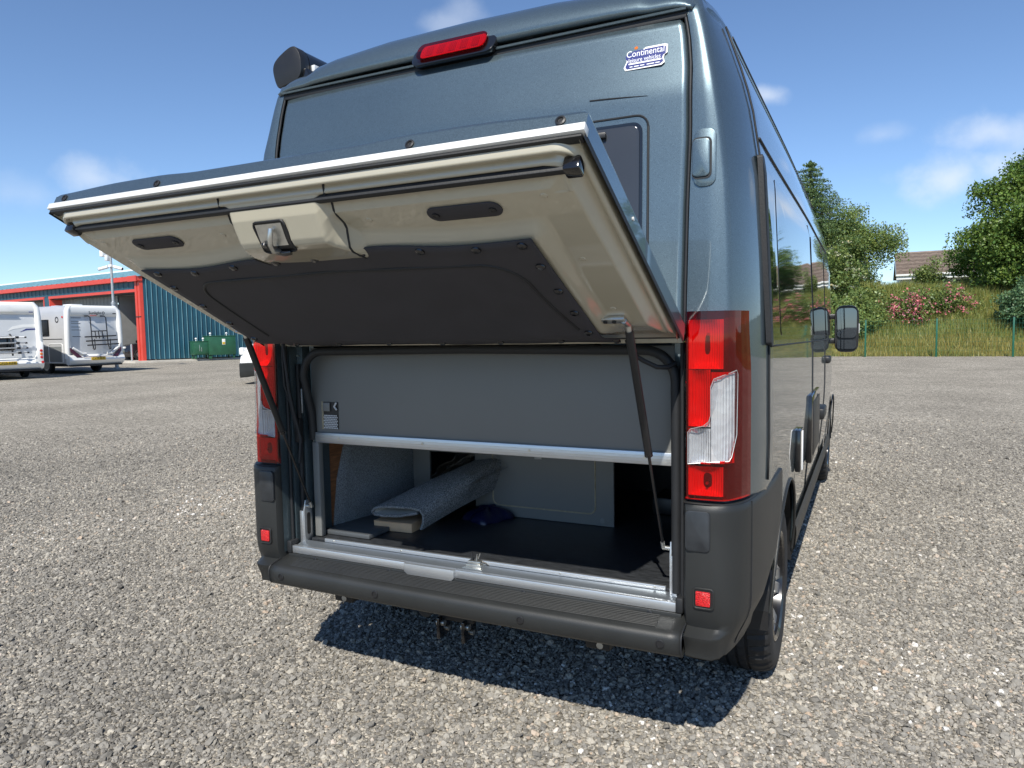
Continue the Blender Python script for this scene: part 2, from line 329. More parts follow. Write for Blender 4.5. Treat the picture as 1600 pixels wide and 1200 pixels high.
def text_obj(name, body, size, mtx, mat, parent, extrude=.001, width=None, shear=0.):
    cu = bpy.data.curves.new(name, 'FONT'); cu.body = body; cu.size = size; cu.extrude = extrude; cu.align_x = 'CENTER'; cu.align_y = 'CENTER'; cu.resolution_u = 3; cu.shear = shear
    tmp = bpy.data.objects.new(name, cu); col.objects.link(tmp); dg = bpy.context.evaluated_depsgraph_get()
    me = bpy.data.meshes.new_from_object(tmp.evaluated_get(dg)); bpy.data.objects.remove(tmp); bpy.data.curves.remove(cu)
    co = np.empty(len(me.vertices)*3); me.vertices.foreach_get('co', co); co = co.reshape(-1, 3)
    if width and len(co): co[:, 0] *= width/(co[:, 0].max()-co[:, 0].min())
    M4 = np.array(mtx); co = co @ M4[:3, :3].T + M4[:3, 3]; me.vertices.foreach_set('co', co.ravel()); me.update(); me.materials.clear()
    return link(name, me, mat, parent)
def basis(o, x, y, z):
    x, y, z = Vector(x), Vector(y), Vector(z)
    return Matrix(((x.x, y.x, z.x, o[0]), (x.y, y.y, z.y, o[1]), (x.z, y.z, z.z, o[2]), (0, 0, 0, 1)))
def lin(a, b, n): return [a+(b-a)*i/(n-1) for i in range(n)]
def ip(x, xs, ys): return float(np.interp(x, xs, ys))

# ------------------------------------------------------------------ ground
g = obj('gravel_yard', [(-400, -400, 0), (400, -400, 0), (400, 400, 0), (-400, 400, 0)], [(0, 1, 2, 3)], 'gravel'); tag(g, kind='structure')
def gravel_points():
    """loose stones thick near the photographer, thinning out where single stones can no longer be told apart"""
    P = []
    cx, cy = CAM.x, CAM.y
    N = 1900000
    x = rng.uniform(-11., 5.2, N); y = rng.uniform(-1.4, 12.5, N)
    dist = np.hypot(x-cx, y-cy)
    ang = np.arctan2(-(x-cx), y-cy)            # 0 = +y, positive to the left
    keep = (ang > R(-16)) & (ang < R(78)) & (dist > 1.0)
    dens = np.clip((13.2-dist)/9., 0, 1)**1.3
    keep &= rng.random(N) < dens
    # nothing to see under the middle of the van
    keep &= ~((np.abs(x) < .75) & (y > 2.2))
    x, y, dist = x[keep], y[keep], dist[keep]
    s = rng.lognormal(math.log(.0056), .40, len(x)); s = np.clip(s, .004, .019)
    z = s*rng.uniform(-.05, .55, len(x))
    return np.stack([x, y, z], 1), s
pts, sizes = gravel_points()
me = bpy.data.meshes.new('loose_gravel'); me.from_pydata(pts.tolist(), [], [])
a = me.attributes.new('size', 'FLOAT', 'POINT'); a.data.foreach_set('value', sizes)
a = me.attributes.new('shade', 'FLOAT', 'POINT'); a.data.foreach_set('value', np.clip(rng.beta(1.7, 1.95, len(pts))+.10*np.sin(pts[:, 0]*.9+1.3*np.sin(pts[:, 1]*.7))*np.cos(pts[:, 1]*.55-pts[:, 0]*.35)+.06*np.sin(pts[:, 0]*3.1+pts[:, 1]*1.7)*np.sin(pts[:, 1]*2.3), 0, 1))
rot = rng.uniform(0, 2*math.pi, (len(pts), 3)); rot[:, :2] = rng.normal(0, .45, (len(pts), 2))
a = me.attributes.new('turn', 'FLOAT_VECTOR', 'POINT'); a.data.foreach_set('vector', rot.ravel())
a = me.attributes.new('pick', 'INT', 'POINT'); a.data.foreach_set('value', rng.integers(0, 7, len(pts)).astype(np.int32))
lg = bpy.data.objects.new('loose_gravel', me); col.objects.link(lg); tag(lg, 'loose grey gravel stones covering the yard around the van', 'gravel', kind='stuff')
ng = bpy.data.node_groups.new('scatter_stones', 'GeometryNodeTree')
ng.interface.new_socket('Geometry', in_out='INPUT', socket_type='NodeSocketGeometry'); ng.interface.new_socket('Geometry', in_out='OUTPUT', socket_type='NodeSocketGeometry')
gi = ng.nodes.new('NodeGroupInput'); go = ng.nodes.new('NodeGroupOutput'); gl = ng.links.new
jn = ng.nodes.new('GeometryNodeJoinGeometry')
for k in range(7):
    ico = ng.nodes.new('GeometryNodeMeshIcoSphere'); ico.inputs['Radius'].default_value = 1; ico.inputs['Subdivisions'].default_value = 2
    sp = ng.nodes.new('GeometryNodeSetPosition'); po = ng.nodes.new('GeometryNodeInputPosition')
    no = ng.nodes.new('ShaderNodeTexNoise'); no.noise_dimensions = '4D'; no.inputs['W'].default_value = k*3.7; no.inputs['Scale'].default_value = .95; no.inputs['Detail'].default_value = 1
    sb = ng.nodes.new('ShaderNodeVectorMath'); sb.operation = 'SUBTRACT'; sb.inputs[1].default_value = (.5, .5, .5)
    ms = ng.nodes.new('ShaderNodeVectorMath'); ms.operation = 'SCALE'; ms.inputs['Scale'].default_value = 2.0
    tr = ng.nodes.new('GeometryNodeTransform'); tr.inputs['Scale'].default_value = (1+.2*math.sin(k*2.1), .85+.15*math.cos(k*1.7), .62+.1*math.sin(k))
    ti = ng.nodes.new('GeometryNodeGeometryToInstance'); sm = ng.nodes.new('GeometryNodeSetMaterial'); sm.inputs['Material'].default_value = M['stone']
    gl(ico.outputs['Mesh'], sp.inputs['Geometry']); gl(po.outputs[0], no.inputs['Vector']); gl(no.outputs['Color'], sb.inputs[0]); gl(sb.outputs[0], ms.inputs[0]); gl(ms.outputs[0], sp.inputs['Offset'])
    gl(sp.outputs[0], tr.inputs['Geometry']); gl(tr.outputs[0], sm.inputs['Geometry']); gl(sm.outputs[0], ti.inputs[0]); gl(ti.outputs[0], jn.inputs[0])
mtp = ng.nodes.new('GeometryNodeMeshToPoints'); mtp.inputs['Radius'].default_value = .001
iop = ng.nodes.new('GeometryNodeInstanceOnPoints'); iop.inputs['Pick Instance'].default_value = True
def named(nm, ty):
    n = ng.nodes.new('GeometryNodeInputNamedAttribute'); n.data_type = ty; n.inputs['Name'].default_value = nm; return n.outputs['Attribute']
gl(gi.outputs[0], mtp.inputs['Mesh']); gl(mtp.outputs[0], iop.inputs['Points']); gl(jn.outputs[0], iop.inputs['Instance'])
gl(named('pick', 'INT'), iop.inputs['Instance Index']); gl(named('turn', 'FLOAT_VECTOR'), iop.inputs['Rotation']); gl(named('size', 'FLOAT'), iop.inputs['Scale']); gl(iop.outputs[0], go.inputs[0])
mod = lg.modifiers.new('stones', 'NODES'); mod.node_group = ng

# ------------------------------------------------------------------ THE VAN
van = thing('camper_van', 'dark blue grey metallic camper van with its lower rear tailgate propped open', 'camper van')
ZT = [.30, .38, .50, .75, 1.05, 1.35, 1.6, 1.9, 2.1, 2.2, 2.3, 2.38, 2.41]
XT = [.975, .990, 1.002, 1.015, 1.022, 1.020, 1.012, .996, .966, .942, .908, .880, .868]
def Xm(z): return ip(z, ZT, XT)
def Yd(z): return ip(z, [.4, 1.4, 1.8, 2.13, 2.24, 2.37, 2.5], [.02, .03, .045, .06, .08, .10, .14])
def drop(y, z): return .012*max(0, y-.3)*ss(.9, 1.4, z)
def W(x, y, z): return Vector((x*(1+.018*ss(.2, 2.6, y)*ss(.5, 1.0, z)), y, z-drop(y, z)))      # the body widens a little ahead of the tail
def Xseam(z): return ip(z, [.5, .88, 1.49, 1.78, 2.0, 2.2, 2.3, 2.37, 2.42], [.812, .812, .812, .817, .824, .822, .812, .797, .78])
def Xridge(z): return ip(z, [.5, .88, 1.5, 1.68, 1.86, 2.0, 2.15, 2.31, 2.42], [.938, .938, .937, .933, .923, .908, .886, .855, .825])
AX_R, AX_F, ARC, ARZ = .95, 4.985, .425, .365
def arch_z(y):
    zb = .385
    for c in (AX_R, AX_F):
        q = ARC**2-(y-c)**2
        if q > 0: zb = max(zb, ARZ+math.sqrt(q))
    return zb
REAR = 9
def rear_col(k, z):
    """plan section of the rear corner: seam, pillar face, ridge, side"""
    xs, xr, xm, yd = Xseam(z), Xridge(z), Xm(z), Yd(z)
    tab = [(xs, yd+.012), (xs+.003, yd+.002), (xs*.5+xr*.5, yd-.001), (xr-.008, yd+.001), (xr+.002, yd+.007), (xr+.011, yd+.022), (xr*.52+xm*.48, yd+.085), (xr*.2+xm*.8, yd+.17), (xm-.002, yd+.27)]
    return tab[k]
def shell(sgn):
    ycols = lin(.42, .52, 3)+lin(.53, 1.37, 29)+lin(1.42, 4.5, 26)+lin(4.56, 5.41, 28)+lin(5.45, 5.9, 6)
    V = []; F = []; NL = 12; NU = 30
    def ztop(y): return ip(y, [0, 4.25, 4.6, 4.95, 5.2, 5.6, 5.9], [2.41, 2.41, 2.12, 1.62, 1.30, 1.12, .80])
    def shrink(y): return ip(y, [0, 4.4, 5.2, 5.6, 5.8, 5.9], [0, 0, .05, .13, .25, .36])
    cols = 0
    for k in range(REAR):
        zb = .885
        zs = [zb+(1.1-zb)*j/(NL-1) for j in range(NL)]+[1.1+(2.41-1.1)*(j+1)/NU for j in range(NU)]
        for z in zs:
            x, y = rear_col(k, z); V.append(W(sgn*x, y, z))
        cols += 1
    for y in ycols:
        zb = .885 if y < .56 else arch_z(y)
        zt = ztop(y); zm = min(1.1, zb*.5+zt*.5)
        zs = [zb+(zm-zb)*j/(NL-1) for j in range(NL)]+[zm+(zt-zm)*(j+1)/NU for j in range(NU)]
        for z in zs:
            flare = .010*math.exp(-((math.hypot(y-AX_R, z-ARZ)-ARC)/.05)**2)+.010*math.exp(-((math.hypot(y-AX_F, z-ARZ)-ARC)/.05)**2)
            V.append(W(sgn*(Xm(z)-shrink(y)+flare), y, z))
        cols += 1
    n = NL+NU
    for i in range(cols-1):
        for j in range(n-1):
            q = (i*n+j, (i+1)*n+j, (i+1)*n+j+1, i*n+j+1); F.append(q if sgn > 0 else q[::-1])
    o = obj('body_side', V, F, 'paint', van, True, 60)
    s = o.modifiers.new('thickness', 'SOLIDIFY'); s.thickness = .012; s.offset = -1
    return o
sideR = shell(1); sideL = shell(-1)

# roof: raised centre with a gutter channel each side, rolling down to the rear edge
def roof_z(x):
    return ip(abs(x), [0, .35, .60, .690, .712, .735, .79, .82, .850, .876], [2.578, 2.572, 2.548, 2.528, 2.510, 2.497, 2.492, 2.480, 2.452, 2.405])
def roof_fn(x, y):
    base = 2.372
    t = min(1, max(0, (y-.088)/.34)); s = math.sqrt(max(0, 1-(1-t)**2.2))
    xx = x*ip(y, [.088, .13, .2, .4, 4.3], [.935, .955, .98, 1, 1])
    z = base+(roof_z(x)-base)*(.12+.88*s)
    if abs(x) > .86: z = min(z, 2.405)
    z -= ip(y, [0, 3.9, 4.1, 4.3], [0, 0, .03, .14])
    return W(xx, y, z)
ry = [.088, .093, .10, .11, .125, .145, .17, .20, .24, .29, .34, .42]+lin(.6, 4.3, 20)
rx = sorted(set([-v for v in (.876, .866, .85, .835, .82, .79, .76, .735, .724, .712, .70, .690, .65, .6, .5, .35, .18)]+[0]+[v for v in (.876, .866, .85, .835, .82, .79, .76, .735, .724, .712, .70, .690, .65, .6, .5, .35, .18)]))
roof = grid('roof', roof_fn, rx, ry, 'paint', van, True, 50, thick=.02)
# dark drip gap under the rear roof lip and rubber gutters along the sides
box('roof_gap_seal', -.80, .80, .098, .13, 2.352, 2.374, 'rubber', van, .003)
for s in (-1, 1):
    tube('roof_side_seal', [W(s*.872, y, 2.403) for y in lin(.46, 4.2, 16)], .007, 'rubber', van, 6)
    tube('roof_lip_trim', [W(s*x, .092, 2.376) for x in lin(.02, .80, 6)], .005, 'paint', van, 6)
# cab: windscreen, bonnet and nose
def cab_fn(u, v):
    y = 4.25+v*1.65
    zt = ip(y, [0, 4.25, 4.6, 4.95, 5.2, 5.6, 5.9], [2.41, 2.41, 2.12, 1.62, 1.30, 1.12, .80])
    sh = ip(y, [0, 4.4, 5.2, 5.6, 5.8, 5.9], [0, 0, .05, .13, .25, .36])
    xm = Xm(zt)-sh
    return W(u*xm, y+.10*(1-u*u)*v, zt+.06*(1-u*u))
grid('windscreen', cab_fn, lin(-1, 1, 17), lin(0, .56, 9), 'glass', van)
grid('bonnet', cab_fn, lin(-1, 1, 17), lin(.565, 1, 8), 'paint', van)
def nose_fn(u, v):
    z = .80-v*.5; return W(u*(Xm(z)-.36+.10*v), 5.9+.10*(1-u*u)+.04*math.sin(v*3), z)
grid('front_bumper', nose_fn, lin(-1, 1, 13), lin(0, 1, 6), 'bumper', van)
# floor pan that closes the van underneath
bm = bmesh.new(); bm_box(bm, -.70, .70, .10, 5.4, .40, .46); bm_box(bm, -.97, .97, 1.45, 4.5, .40, .455)
bmobj('underbody', bm, 'black', van)
# wheel housings
def housing(c, s):
    V = []; F = []; n = 21
    for i in range(n):
        a = math.pi*i/(n-1)*1.06-.09
        for x in (1.0, .70):
            V.append((s*x, c+math.cos(a)*(ARC+.012), ARZ+math.sin(a)*(ARC+.012)))
    for i in range(n-1): F.append((2*i, 2*i+2, 2*i+3, 2*i+1))
    b = len(V); V.append((s*.70, c, ARZ-.1))
    for i in range(n-1): F.append((2*i+1, 2*i+3, b))
    return obj('wheel_housing', V, F, 'black', van)
def arch_lip(c, s):
    pts = [(s*(Xm(ARZ+math.sin(a)*ARC)+.011), c+math.cos(a)*ARC, ARZ+math.sin(a)*ARC) for a in lin(0.05, math.pi-.05, 25)]
    return tube('wheel_arch_lip', pts, .006, 'bumper', van, 8)
for s in (-1, 1):
    for c in (AX_R, AX_F): housing(c, s); arch_lip(c, s)
# sills between the wheels
for s in (1, -1):
    o = grid('side_skirt', lambda y, t: Vector((s*ip(t, [0, .25, .6, 1], [1.012, 1.022, 1.012, .95]), y, ip(t, [0, .25, .6, 1], [.50, .47, .36, .30]))), lin(1.40, 4.55, 14), lin(0, 1, 7), 'bumper', van, flip=s > 0)
# side glazing: flush dark panes with a rim
def pane(name, s, y0, y1, z0, z1, r, mat='glass', off=.006, parent=van, slope=0):
    pts = rrect(y0, y1, z0, z1, r, 6); n = len(pts); cy, cz = (y0+y1)/2, (z0+z1)/2
    V = []; F = []; rings = 7
    for k in range(rings+1):
        f = k/rings
        for (py, pz) in pts:
            yy, zz = cy+(py-cy)*f, cz+(pz-cz)*f
            V.append(W(s*(Xm(zz)+off), yy+slope*(zz-z0), zz))
    for (py, pz) in pts: V.append(W(s*(Xm(pz)-.004), py+slope*(pz-z0), pz))
    for k in range(rings+1):
        for i in range(n):
            j = (i+1) % n; q = (k*n+i, k*n+j, (k+1)*n+j, (k+1)*n+i); F.append(q if s > 0 else q[::-1])
    return obj(name, V, F, mat, parent, True, 35)
for s in (1, -1):
    pane('window_surround', s, .33, 2.06, 1.375, 1.965, .03, 'gloss_black', .003)
    a = pane('side_window', s, .345, .575, 1.39, 1.95, .035)
    a = pane('side_window', s, .605, 2.045, 1.39, 1.95, .04)
    a = pane('side_window', s, 2.14, 3.22, 1.39, 1.93, .05)
    a = pane('cab_window', s, 3.36, 4.12, 1.385, 1.93, .06, slope=-.05)
def ribbon(name, path, wdt, mat, parent):
    """thin dark joint on a body side: boxes along a path of (s,y,z) at surface height"""
    V, F = tube_geo([W(s*(Xm(z)+.0005), y, z) for s, y, z in path], wdt, 6); return obj(name, V, F, mat, parent, True)
for s in (1, -1):
    ribbon('panel_joint', [(s, .30, z) for z in lin(.92, 2.38, 22)], .0035, 'rubber', van)
    ribbon('panel_joint', [(s, 2.09, z) for z in lin(.52, 1.98, 22)], .0040, 'rubber', van)
    ribbon('panel_joint', [(s, 3.29, z) for z in lin(.52, 2.0, 20)], .0040, 'rubber', van)
    ribbon('panel_joint', [(s, y, 2.03) for y in lin(.36, 4.1, 24)], .0055, 'rubber', van)
    ribbon('belt_joint', [(s, y, 1.355) for y in lin(.34, 4.1, 24)], .0035, 'rubber', van)
    o = pane('window_pillar_strip', s, .262, .318, 1.36, 1.96, .012, 'rubber', .012)
# small body fittings low on the right side
bx = box('side_vent', 1.022, 1.046, 1.24, 1.40, .77, .955, 'gloss_black', van, .006)
box('vent_trim', 1.0465, 1.052, 1.28, 1.315, .775, .95, 'white_ink', bx, .0015)
bx = box('gas_locker_flap', 1.02, 1.052, 1.88, 2.50, .70, 1.055, 'gloss_black', van, .008)
box('flap_panel', 1.0525, 1.056, 1.93, 2.45, .735, 1.02, 'black', bx, .001)
box('door_handle', 1.02, 1.068, 2.72, 3.02, .83, .90, 'black', van, .012)
box('door_handle', 1.02, 1.068, 3.40, 3.60, 1.15, 1.20, 'black', van, .012)
for s in (-1,):
    box('door_handle', -1.068, -1.02, 3.40, 3.60, 1.15, 1.20, 'black', van, .012)
# door mirrors
def mirror(s):
    x0 = 1.03; y = 4.32
    def hs(u, v):
        a = 2*math.pi*u; e = .5
        cx = abs(math.cos(a))**e*math.copysign(1, math.cos(a)); cz = abs(math.sin(a))**e*math.copysign(1, math.sin(a))
        k = [1, 1.03, 1.0, .8, .35, .0][v]; yy = [0, .02, .06, .10, .125, .13][v]
        return Vector((s*(1.148+cx*.088*k), y+yy, 1.388+cz*.185*k))
    m = grid('door_mirror', hs, lin(0, 1, 33), list(range(6)), 'black', van, True, 60)
    poly_prism('mirror_glass', rrect(-.074, .074, -.075, .165, .035, 5), lambda a, b, c: Vector((s*(1.148+a), y-.003+c, 1.39+b)), .012, 'rim_mirror', m)
    poly_prism('mirror_glass', rrect(-.072, .072, -.165, -.09, .025, 5), lambda a, b, c: Vector((s*(1.148+a), y-.003+c, 1.39+b)), .012, 'rim_mirror', m)
    poly_prism('mirror_back', rrect(-.087, .087, -.182, .182, .05, 5), lambda a, b, c: Vector((s*(1.148+a), y+.012+c, 1.388+b)), .01, 'black', m)
    for dz in (-.10, .10): box('mirror_arm', *sorted((s*.97, s*1.08)), y+.03, y+.09, 1.39+dz-.022, 1.39+dz+.022, 'black', m, .012)
    box('side_indicator', *sorted((s*1.232, s*1.242)), y+.02, y+.06, 1.35, 1.43, 'plateshell', m, .004)
M['rim_mirror'] = pm('mirror_glass', (.13, .16, .20), .015, 1, 0, .02, 3)
mirror(1); mirror(-1)

# ---- wheels
def wheel(c, s):
    root = bpy.data.objects.new('wheel', None); col.objects.link(root); root.parent = van; root.empty_display_size = .1
    o = (s*.876, c, .352); ax = (s, 0, 0)
    prof = [(.222, -.105), (.235, -.112), (.285, -.121), (.325, -.115), (.345, -.098), (.350, -.075), (.352, -.056), (.344, -.054), (.344, -.046), (.352, -.044), (.353, -.016), (.345, -.014), (.345, -.006), (.353, -.004),
            (.353, .024), (.345, .026), (.345, .034), (.353, .036), (.352, .066), (.347, .085), (.338, .103), (.322, .114), (.300, .119), (.285, .120), (.262, .118), (.245, .115), (.232, .112), (.222, .104)]
    def md(r, h, k, i):
        if r > .335 and (h > .06 or h < -.06) and k % 4 == 0: return r-.010
        if .34 < r and k % 4 == 2 and abs(h) < .06: return r-.0035
        return r
    t = lathe('tyre', prof, o, ax, 'tyre', root, 152, md, 25)
    lathe('rim', [(.222, -.104), (.222, .104), (.228, .112), (.218, .116), (.206, .108), (.200, .06), (.195, -.09)], o, ax, 'rim_dark', root, 64)
    u, v = frame_of(ax); axv = Vector(ax); oc = Vector(o)
    bm = bmesh.new()
    for k in range(6):
        for da in (-.16, .16):
            a = 2*math.pi*k/6+da; d = u*math.cos(a)+v*math.sin(a); e = axv.cross(d)
            a2 = 2*math.pi*k/6+da*.55; d2 = u*math.cos(a2)+v*math.sin(a2)
            pts = []
            for (rr, dvv, hh, ww) in ((.055, d2, .085, .026), (.13, d, .075, .020), (.206, d, .098, .022)):
                for sg in (-1, 1):
                    pts.append((oc+dvv*rr+e*sg*ww+axv*hh, oc+dvv*rr+e*sg*ww+axv*(hh-.03)))
            vs = [(bm.verts.new(p), bm.verts.new(q)) for p, q in pts]
            for i in (0, 2):
                (a0, a0b), (b0, b0b), (c0, c0b), (d0, d0b) = vs[i], vs[i+1], vs[i+2], vs[i+3]
                bm.faces.new((a0, b0, d0, c0)); bm.faces.new((a0, c0, c0b, a0b)); bm.faces.new((b0, b0b, d0b, d0)); bm.faces.new((a0b, c0b, d0b, b0b))
    bmobj('spokes', bm, 'rim_cut', root)
    lathe('brake_disc', [(.0, .0), (.17, .0), (.17, -.02)], o, ax, 'rim_dark', root, 40)
    lathe('barrel', [(.199, -.09), (.199, .055), (.195, .058)], o, ax, 'rim_dark', root, 48)
    lathe('hub_cap', [(0, .098), (.034, .096), (.06, .084), (.066, .05)], o, ax, 'rim_dark', root, 32)
    for k in range(5):
        a = 2*math.pi*(k+.5)/5; d = u*math.cos(a)+v*math.sin(a)
        tube('wheel_bolt', [oc+d*.05+axv*.07, oc+d*.05+axv*.098], .009, 'steel', root, 6)
for s in (1, -1):
    for c in (AX_R, AX_F): wheel(c, s)

# ---- rear upper panel (fixed) with window
rear = grid('rear_panel', lambda x, z: Vector((x*(Xseam(z)-.011)/.80, Yd(z)+.006*(x/.8)**4-.010*(1-(x/.8)**2)+.010*ss(.79, .8, abs(x)), z)), [-.80, -.797, -.79, -.78]+lin(-.76, .76, 39)+[.78, .79, .797, .80], lin(1.405, 2.352, 40), 'paint', van, True, 60, thick=.02)
def yr(x, z): return Yd(z)+.006*(x/.8)**4-.010*(1-(x/.8)**2)
for s in (1, -1):
    pts = rrect(.10, .690, 1.46, 2.068, .035, 5)
    fr = poly_prism('rear_window', pts, lambda a, b, c: Vector((s*a, yr(a, b)-.0035+c, b)), .012, 'paint', van, 0)
    poly_prism('window_rubber', rrect(.113, .677, 1.476, 2.052, .030, 5), lambda a, b, c: Vector((s*a, yr(a, b)-.0065+c, b)), .008, 'gloss_black', fr)
    poly_prism('window_pane', rrect(.122, .668, 1.486, 2.042, .028, 5), lambda a, b, c: Vector((s*a, yr(a, b)-.0105+c, b)), .008, 'rear_glass', fr, .002)
    wo = rrect(.096, .694, 1.456, 2.072, .037, 5); tube('window_outer_seal', [Vector((s*a, yr(a, b)-.003, b)) for a, b in wo+[wo[0]]], .0035, 'rubber', fr, 6)
    box('window_catch', *sorted((s*.30, s*.565)), yr(.4, 2.02)-.020, yr(.4, 2.02)-.008, 2.012, 2.030, 'black', fr, .003)
    if s > 0: tube('crease_shadow_line', [Vector((s*x, yr(x, z)-.0005, z)) for x, z in ((.505, 2.139), (.53, 2.138), (.57, 2.136), (.62, 2.133), (.69, 2.128))], [.0026, .0026, .0026, .002, .0008], 'rubber', van, 6)  # dark tube stands in for the shadow along the panel's crease
    # rubber joint between panel and pillar
    tube('panel_seal', [Vector((s*(Xseam(z)-.004), Yd(z)+.006, z)) for z in lin(1.40, 2.365, 26)], .0048, 'rubber', van, 8)
    # hinge cover let into the corner pillar
    poly_prism('hinge_cover_recess', rrect(.832, .898, 1.835, 2.005, .026, 5), lambda a, b, c: Vector((s*a, Yd(b)-.0045+c, b)), .014, 'paint', van, .002)
    hc = poly_prism('hinge_cover_joint', rrect(.828, .886, 1.858, 1.980, .016, 4), lambda a, b, c: Vector((s*a, Yd(b)-.0065+c, b)), .010, 'rubber', van)
    poly_prism('hinge_cover', rrect(.829, .881, 1.864, 1.976, .014, 4), lambda a, b, c: Vector((s*a, Yd(b)-.0105+c, b)), .010, 'paint', hc, .003)
# high-level brake lamp
bl = poly_prism('brake_light', rrect(-.175, .165, 2.358, 2.448, .035, 6), lambda a, b, c: Vector((a, .055+.6*(b-2.36)+c, b)), .09, 'gloss_black', van, .012)
poly_prism('brake_reflector', rrect(-.135, .125, 2.383, 2.437, .02, 5), lambda a, b, c: Vector((a, .0565+.6*(b-2.36)-.006+c, b)), .006, 'refl_red', bl)
poly_prism('brake_lens', rrect(-.145, .133, 2.377, 2.442, .024, 5), lambda a, b, c: Vector((a, .0565+.6*(b-2.36)-.020+c, b)), .012, 'red_lens', bl, .004)
for k in range(5): poly_prism('lens_cell', rrect(-.112+.046*k, -.084+.046*k, 2.392, 2.428, .004, 2), lambda a, b, c: Vector((a, .0565+.6*(b-2.36)-.0075+c, b)), .002, 'refl', bl)
# dealer sticker: outlined blue badge with white lettering
st = basis((.678, yr(.678, 2.25)-.0015, 2.250), (1, 0, 0), (0, Yd(2.29)-Yd(2.21), .08), (0, -1, 0))
stx = Vector((1, .0, .0)); sty = Vector((0, .018, .08)).normalized(); stz = Vector((0, -1, .22)).normalized(); sto = Vector((.678, yr(.678, 2.25)-.001, 2.250))
def SP(a, b, c): return sto+stx*a+sty*b+stz*c
outl = [(-.062, -.034), (.052, -.034), (.062, -.026), (.058, -.012), (.060, -.002), (.069, .004), (.069, .030), (.060, .034), (-.02, .034), (-.024, .046), (-.036, .046), (-.042, .034), (-.058, .034), (-.069, .022), (-.066, .004), (-.058, -.002), (-.062, -.012), (-.067, -.024)]
sk = poly_prism('sticker', outl, lambda a, b, c: SP(a, b, .0006+c), .0008, 'white_ink', van)
poly_prism('badge', [(x*.92, y*.84-.001) for x, y in outl if y < .04], lambda a, b, c: SP(a, b, .0018+c), .0005, 'navy', sk)
def stm(a, b): return basis(SP(a, b, .0026), stx, sty, stz)
text_obj('lettering', 'Continental', .030, stm(0, .017), 'white_ink', sk, .0003, .118)
text_obj('lettering', 'leisure vehicles', .020, stm(-.002, -.004), 'white_ink', sk, .0003, .100)
poly_prism('white_band', rrect(-.052, .052, -.0175, -.0125, .002, 2), lambda a, b, c: SP(a, b, .0026+c), .0004, 'white_ink', sk)
for k, (xa, xb) in enumerate(((-.048, -.038), (-.034, -.018), (-.015, -.001), (.006, .030), (.033, .047))): poly_prism('fine_print', rrect(xa, xb, -.0262, -.0232, .0008, 1), lambda a, b, c: SP(a, b, .0026+c), .0003, 'white_ink', sk)
poly_prism('badge_dot', [(-.030+.006*math.cos(a), .036+.005*math.sin(a)) for a in lin(0, 5.6, 10)], lambda a, b, c: SP(a, b, .0026+c), .0004, 'orange', sk)

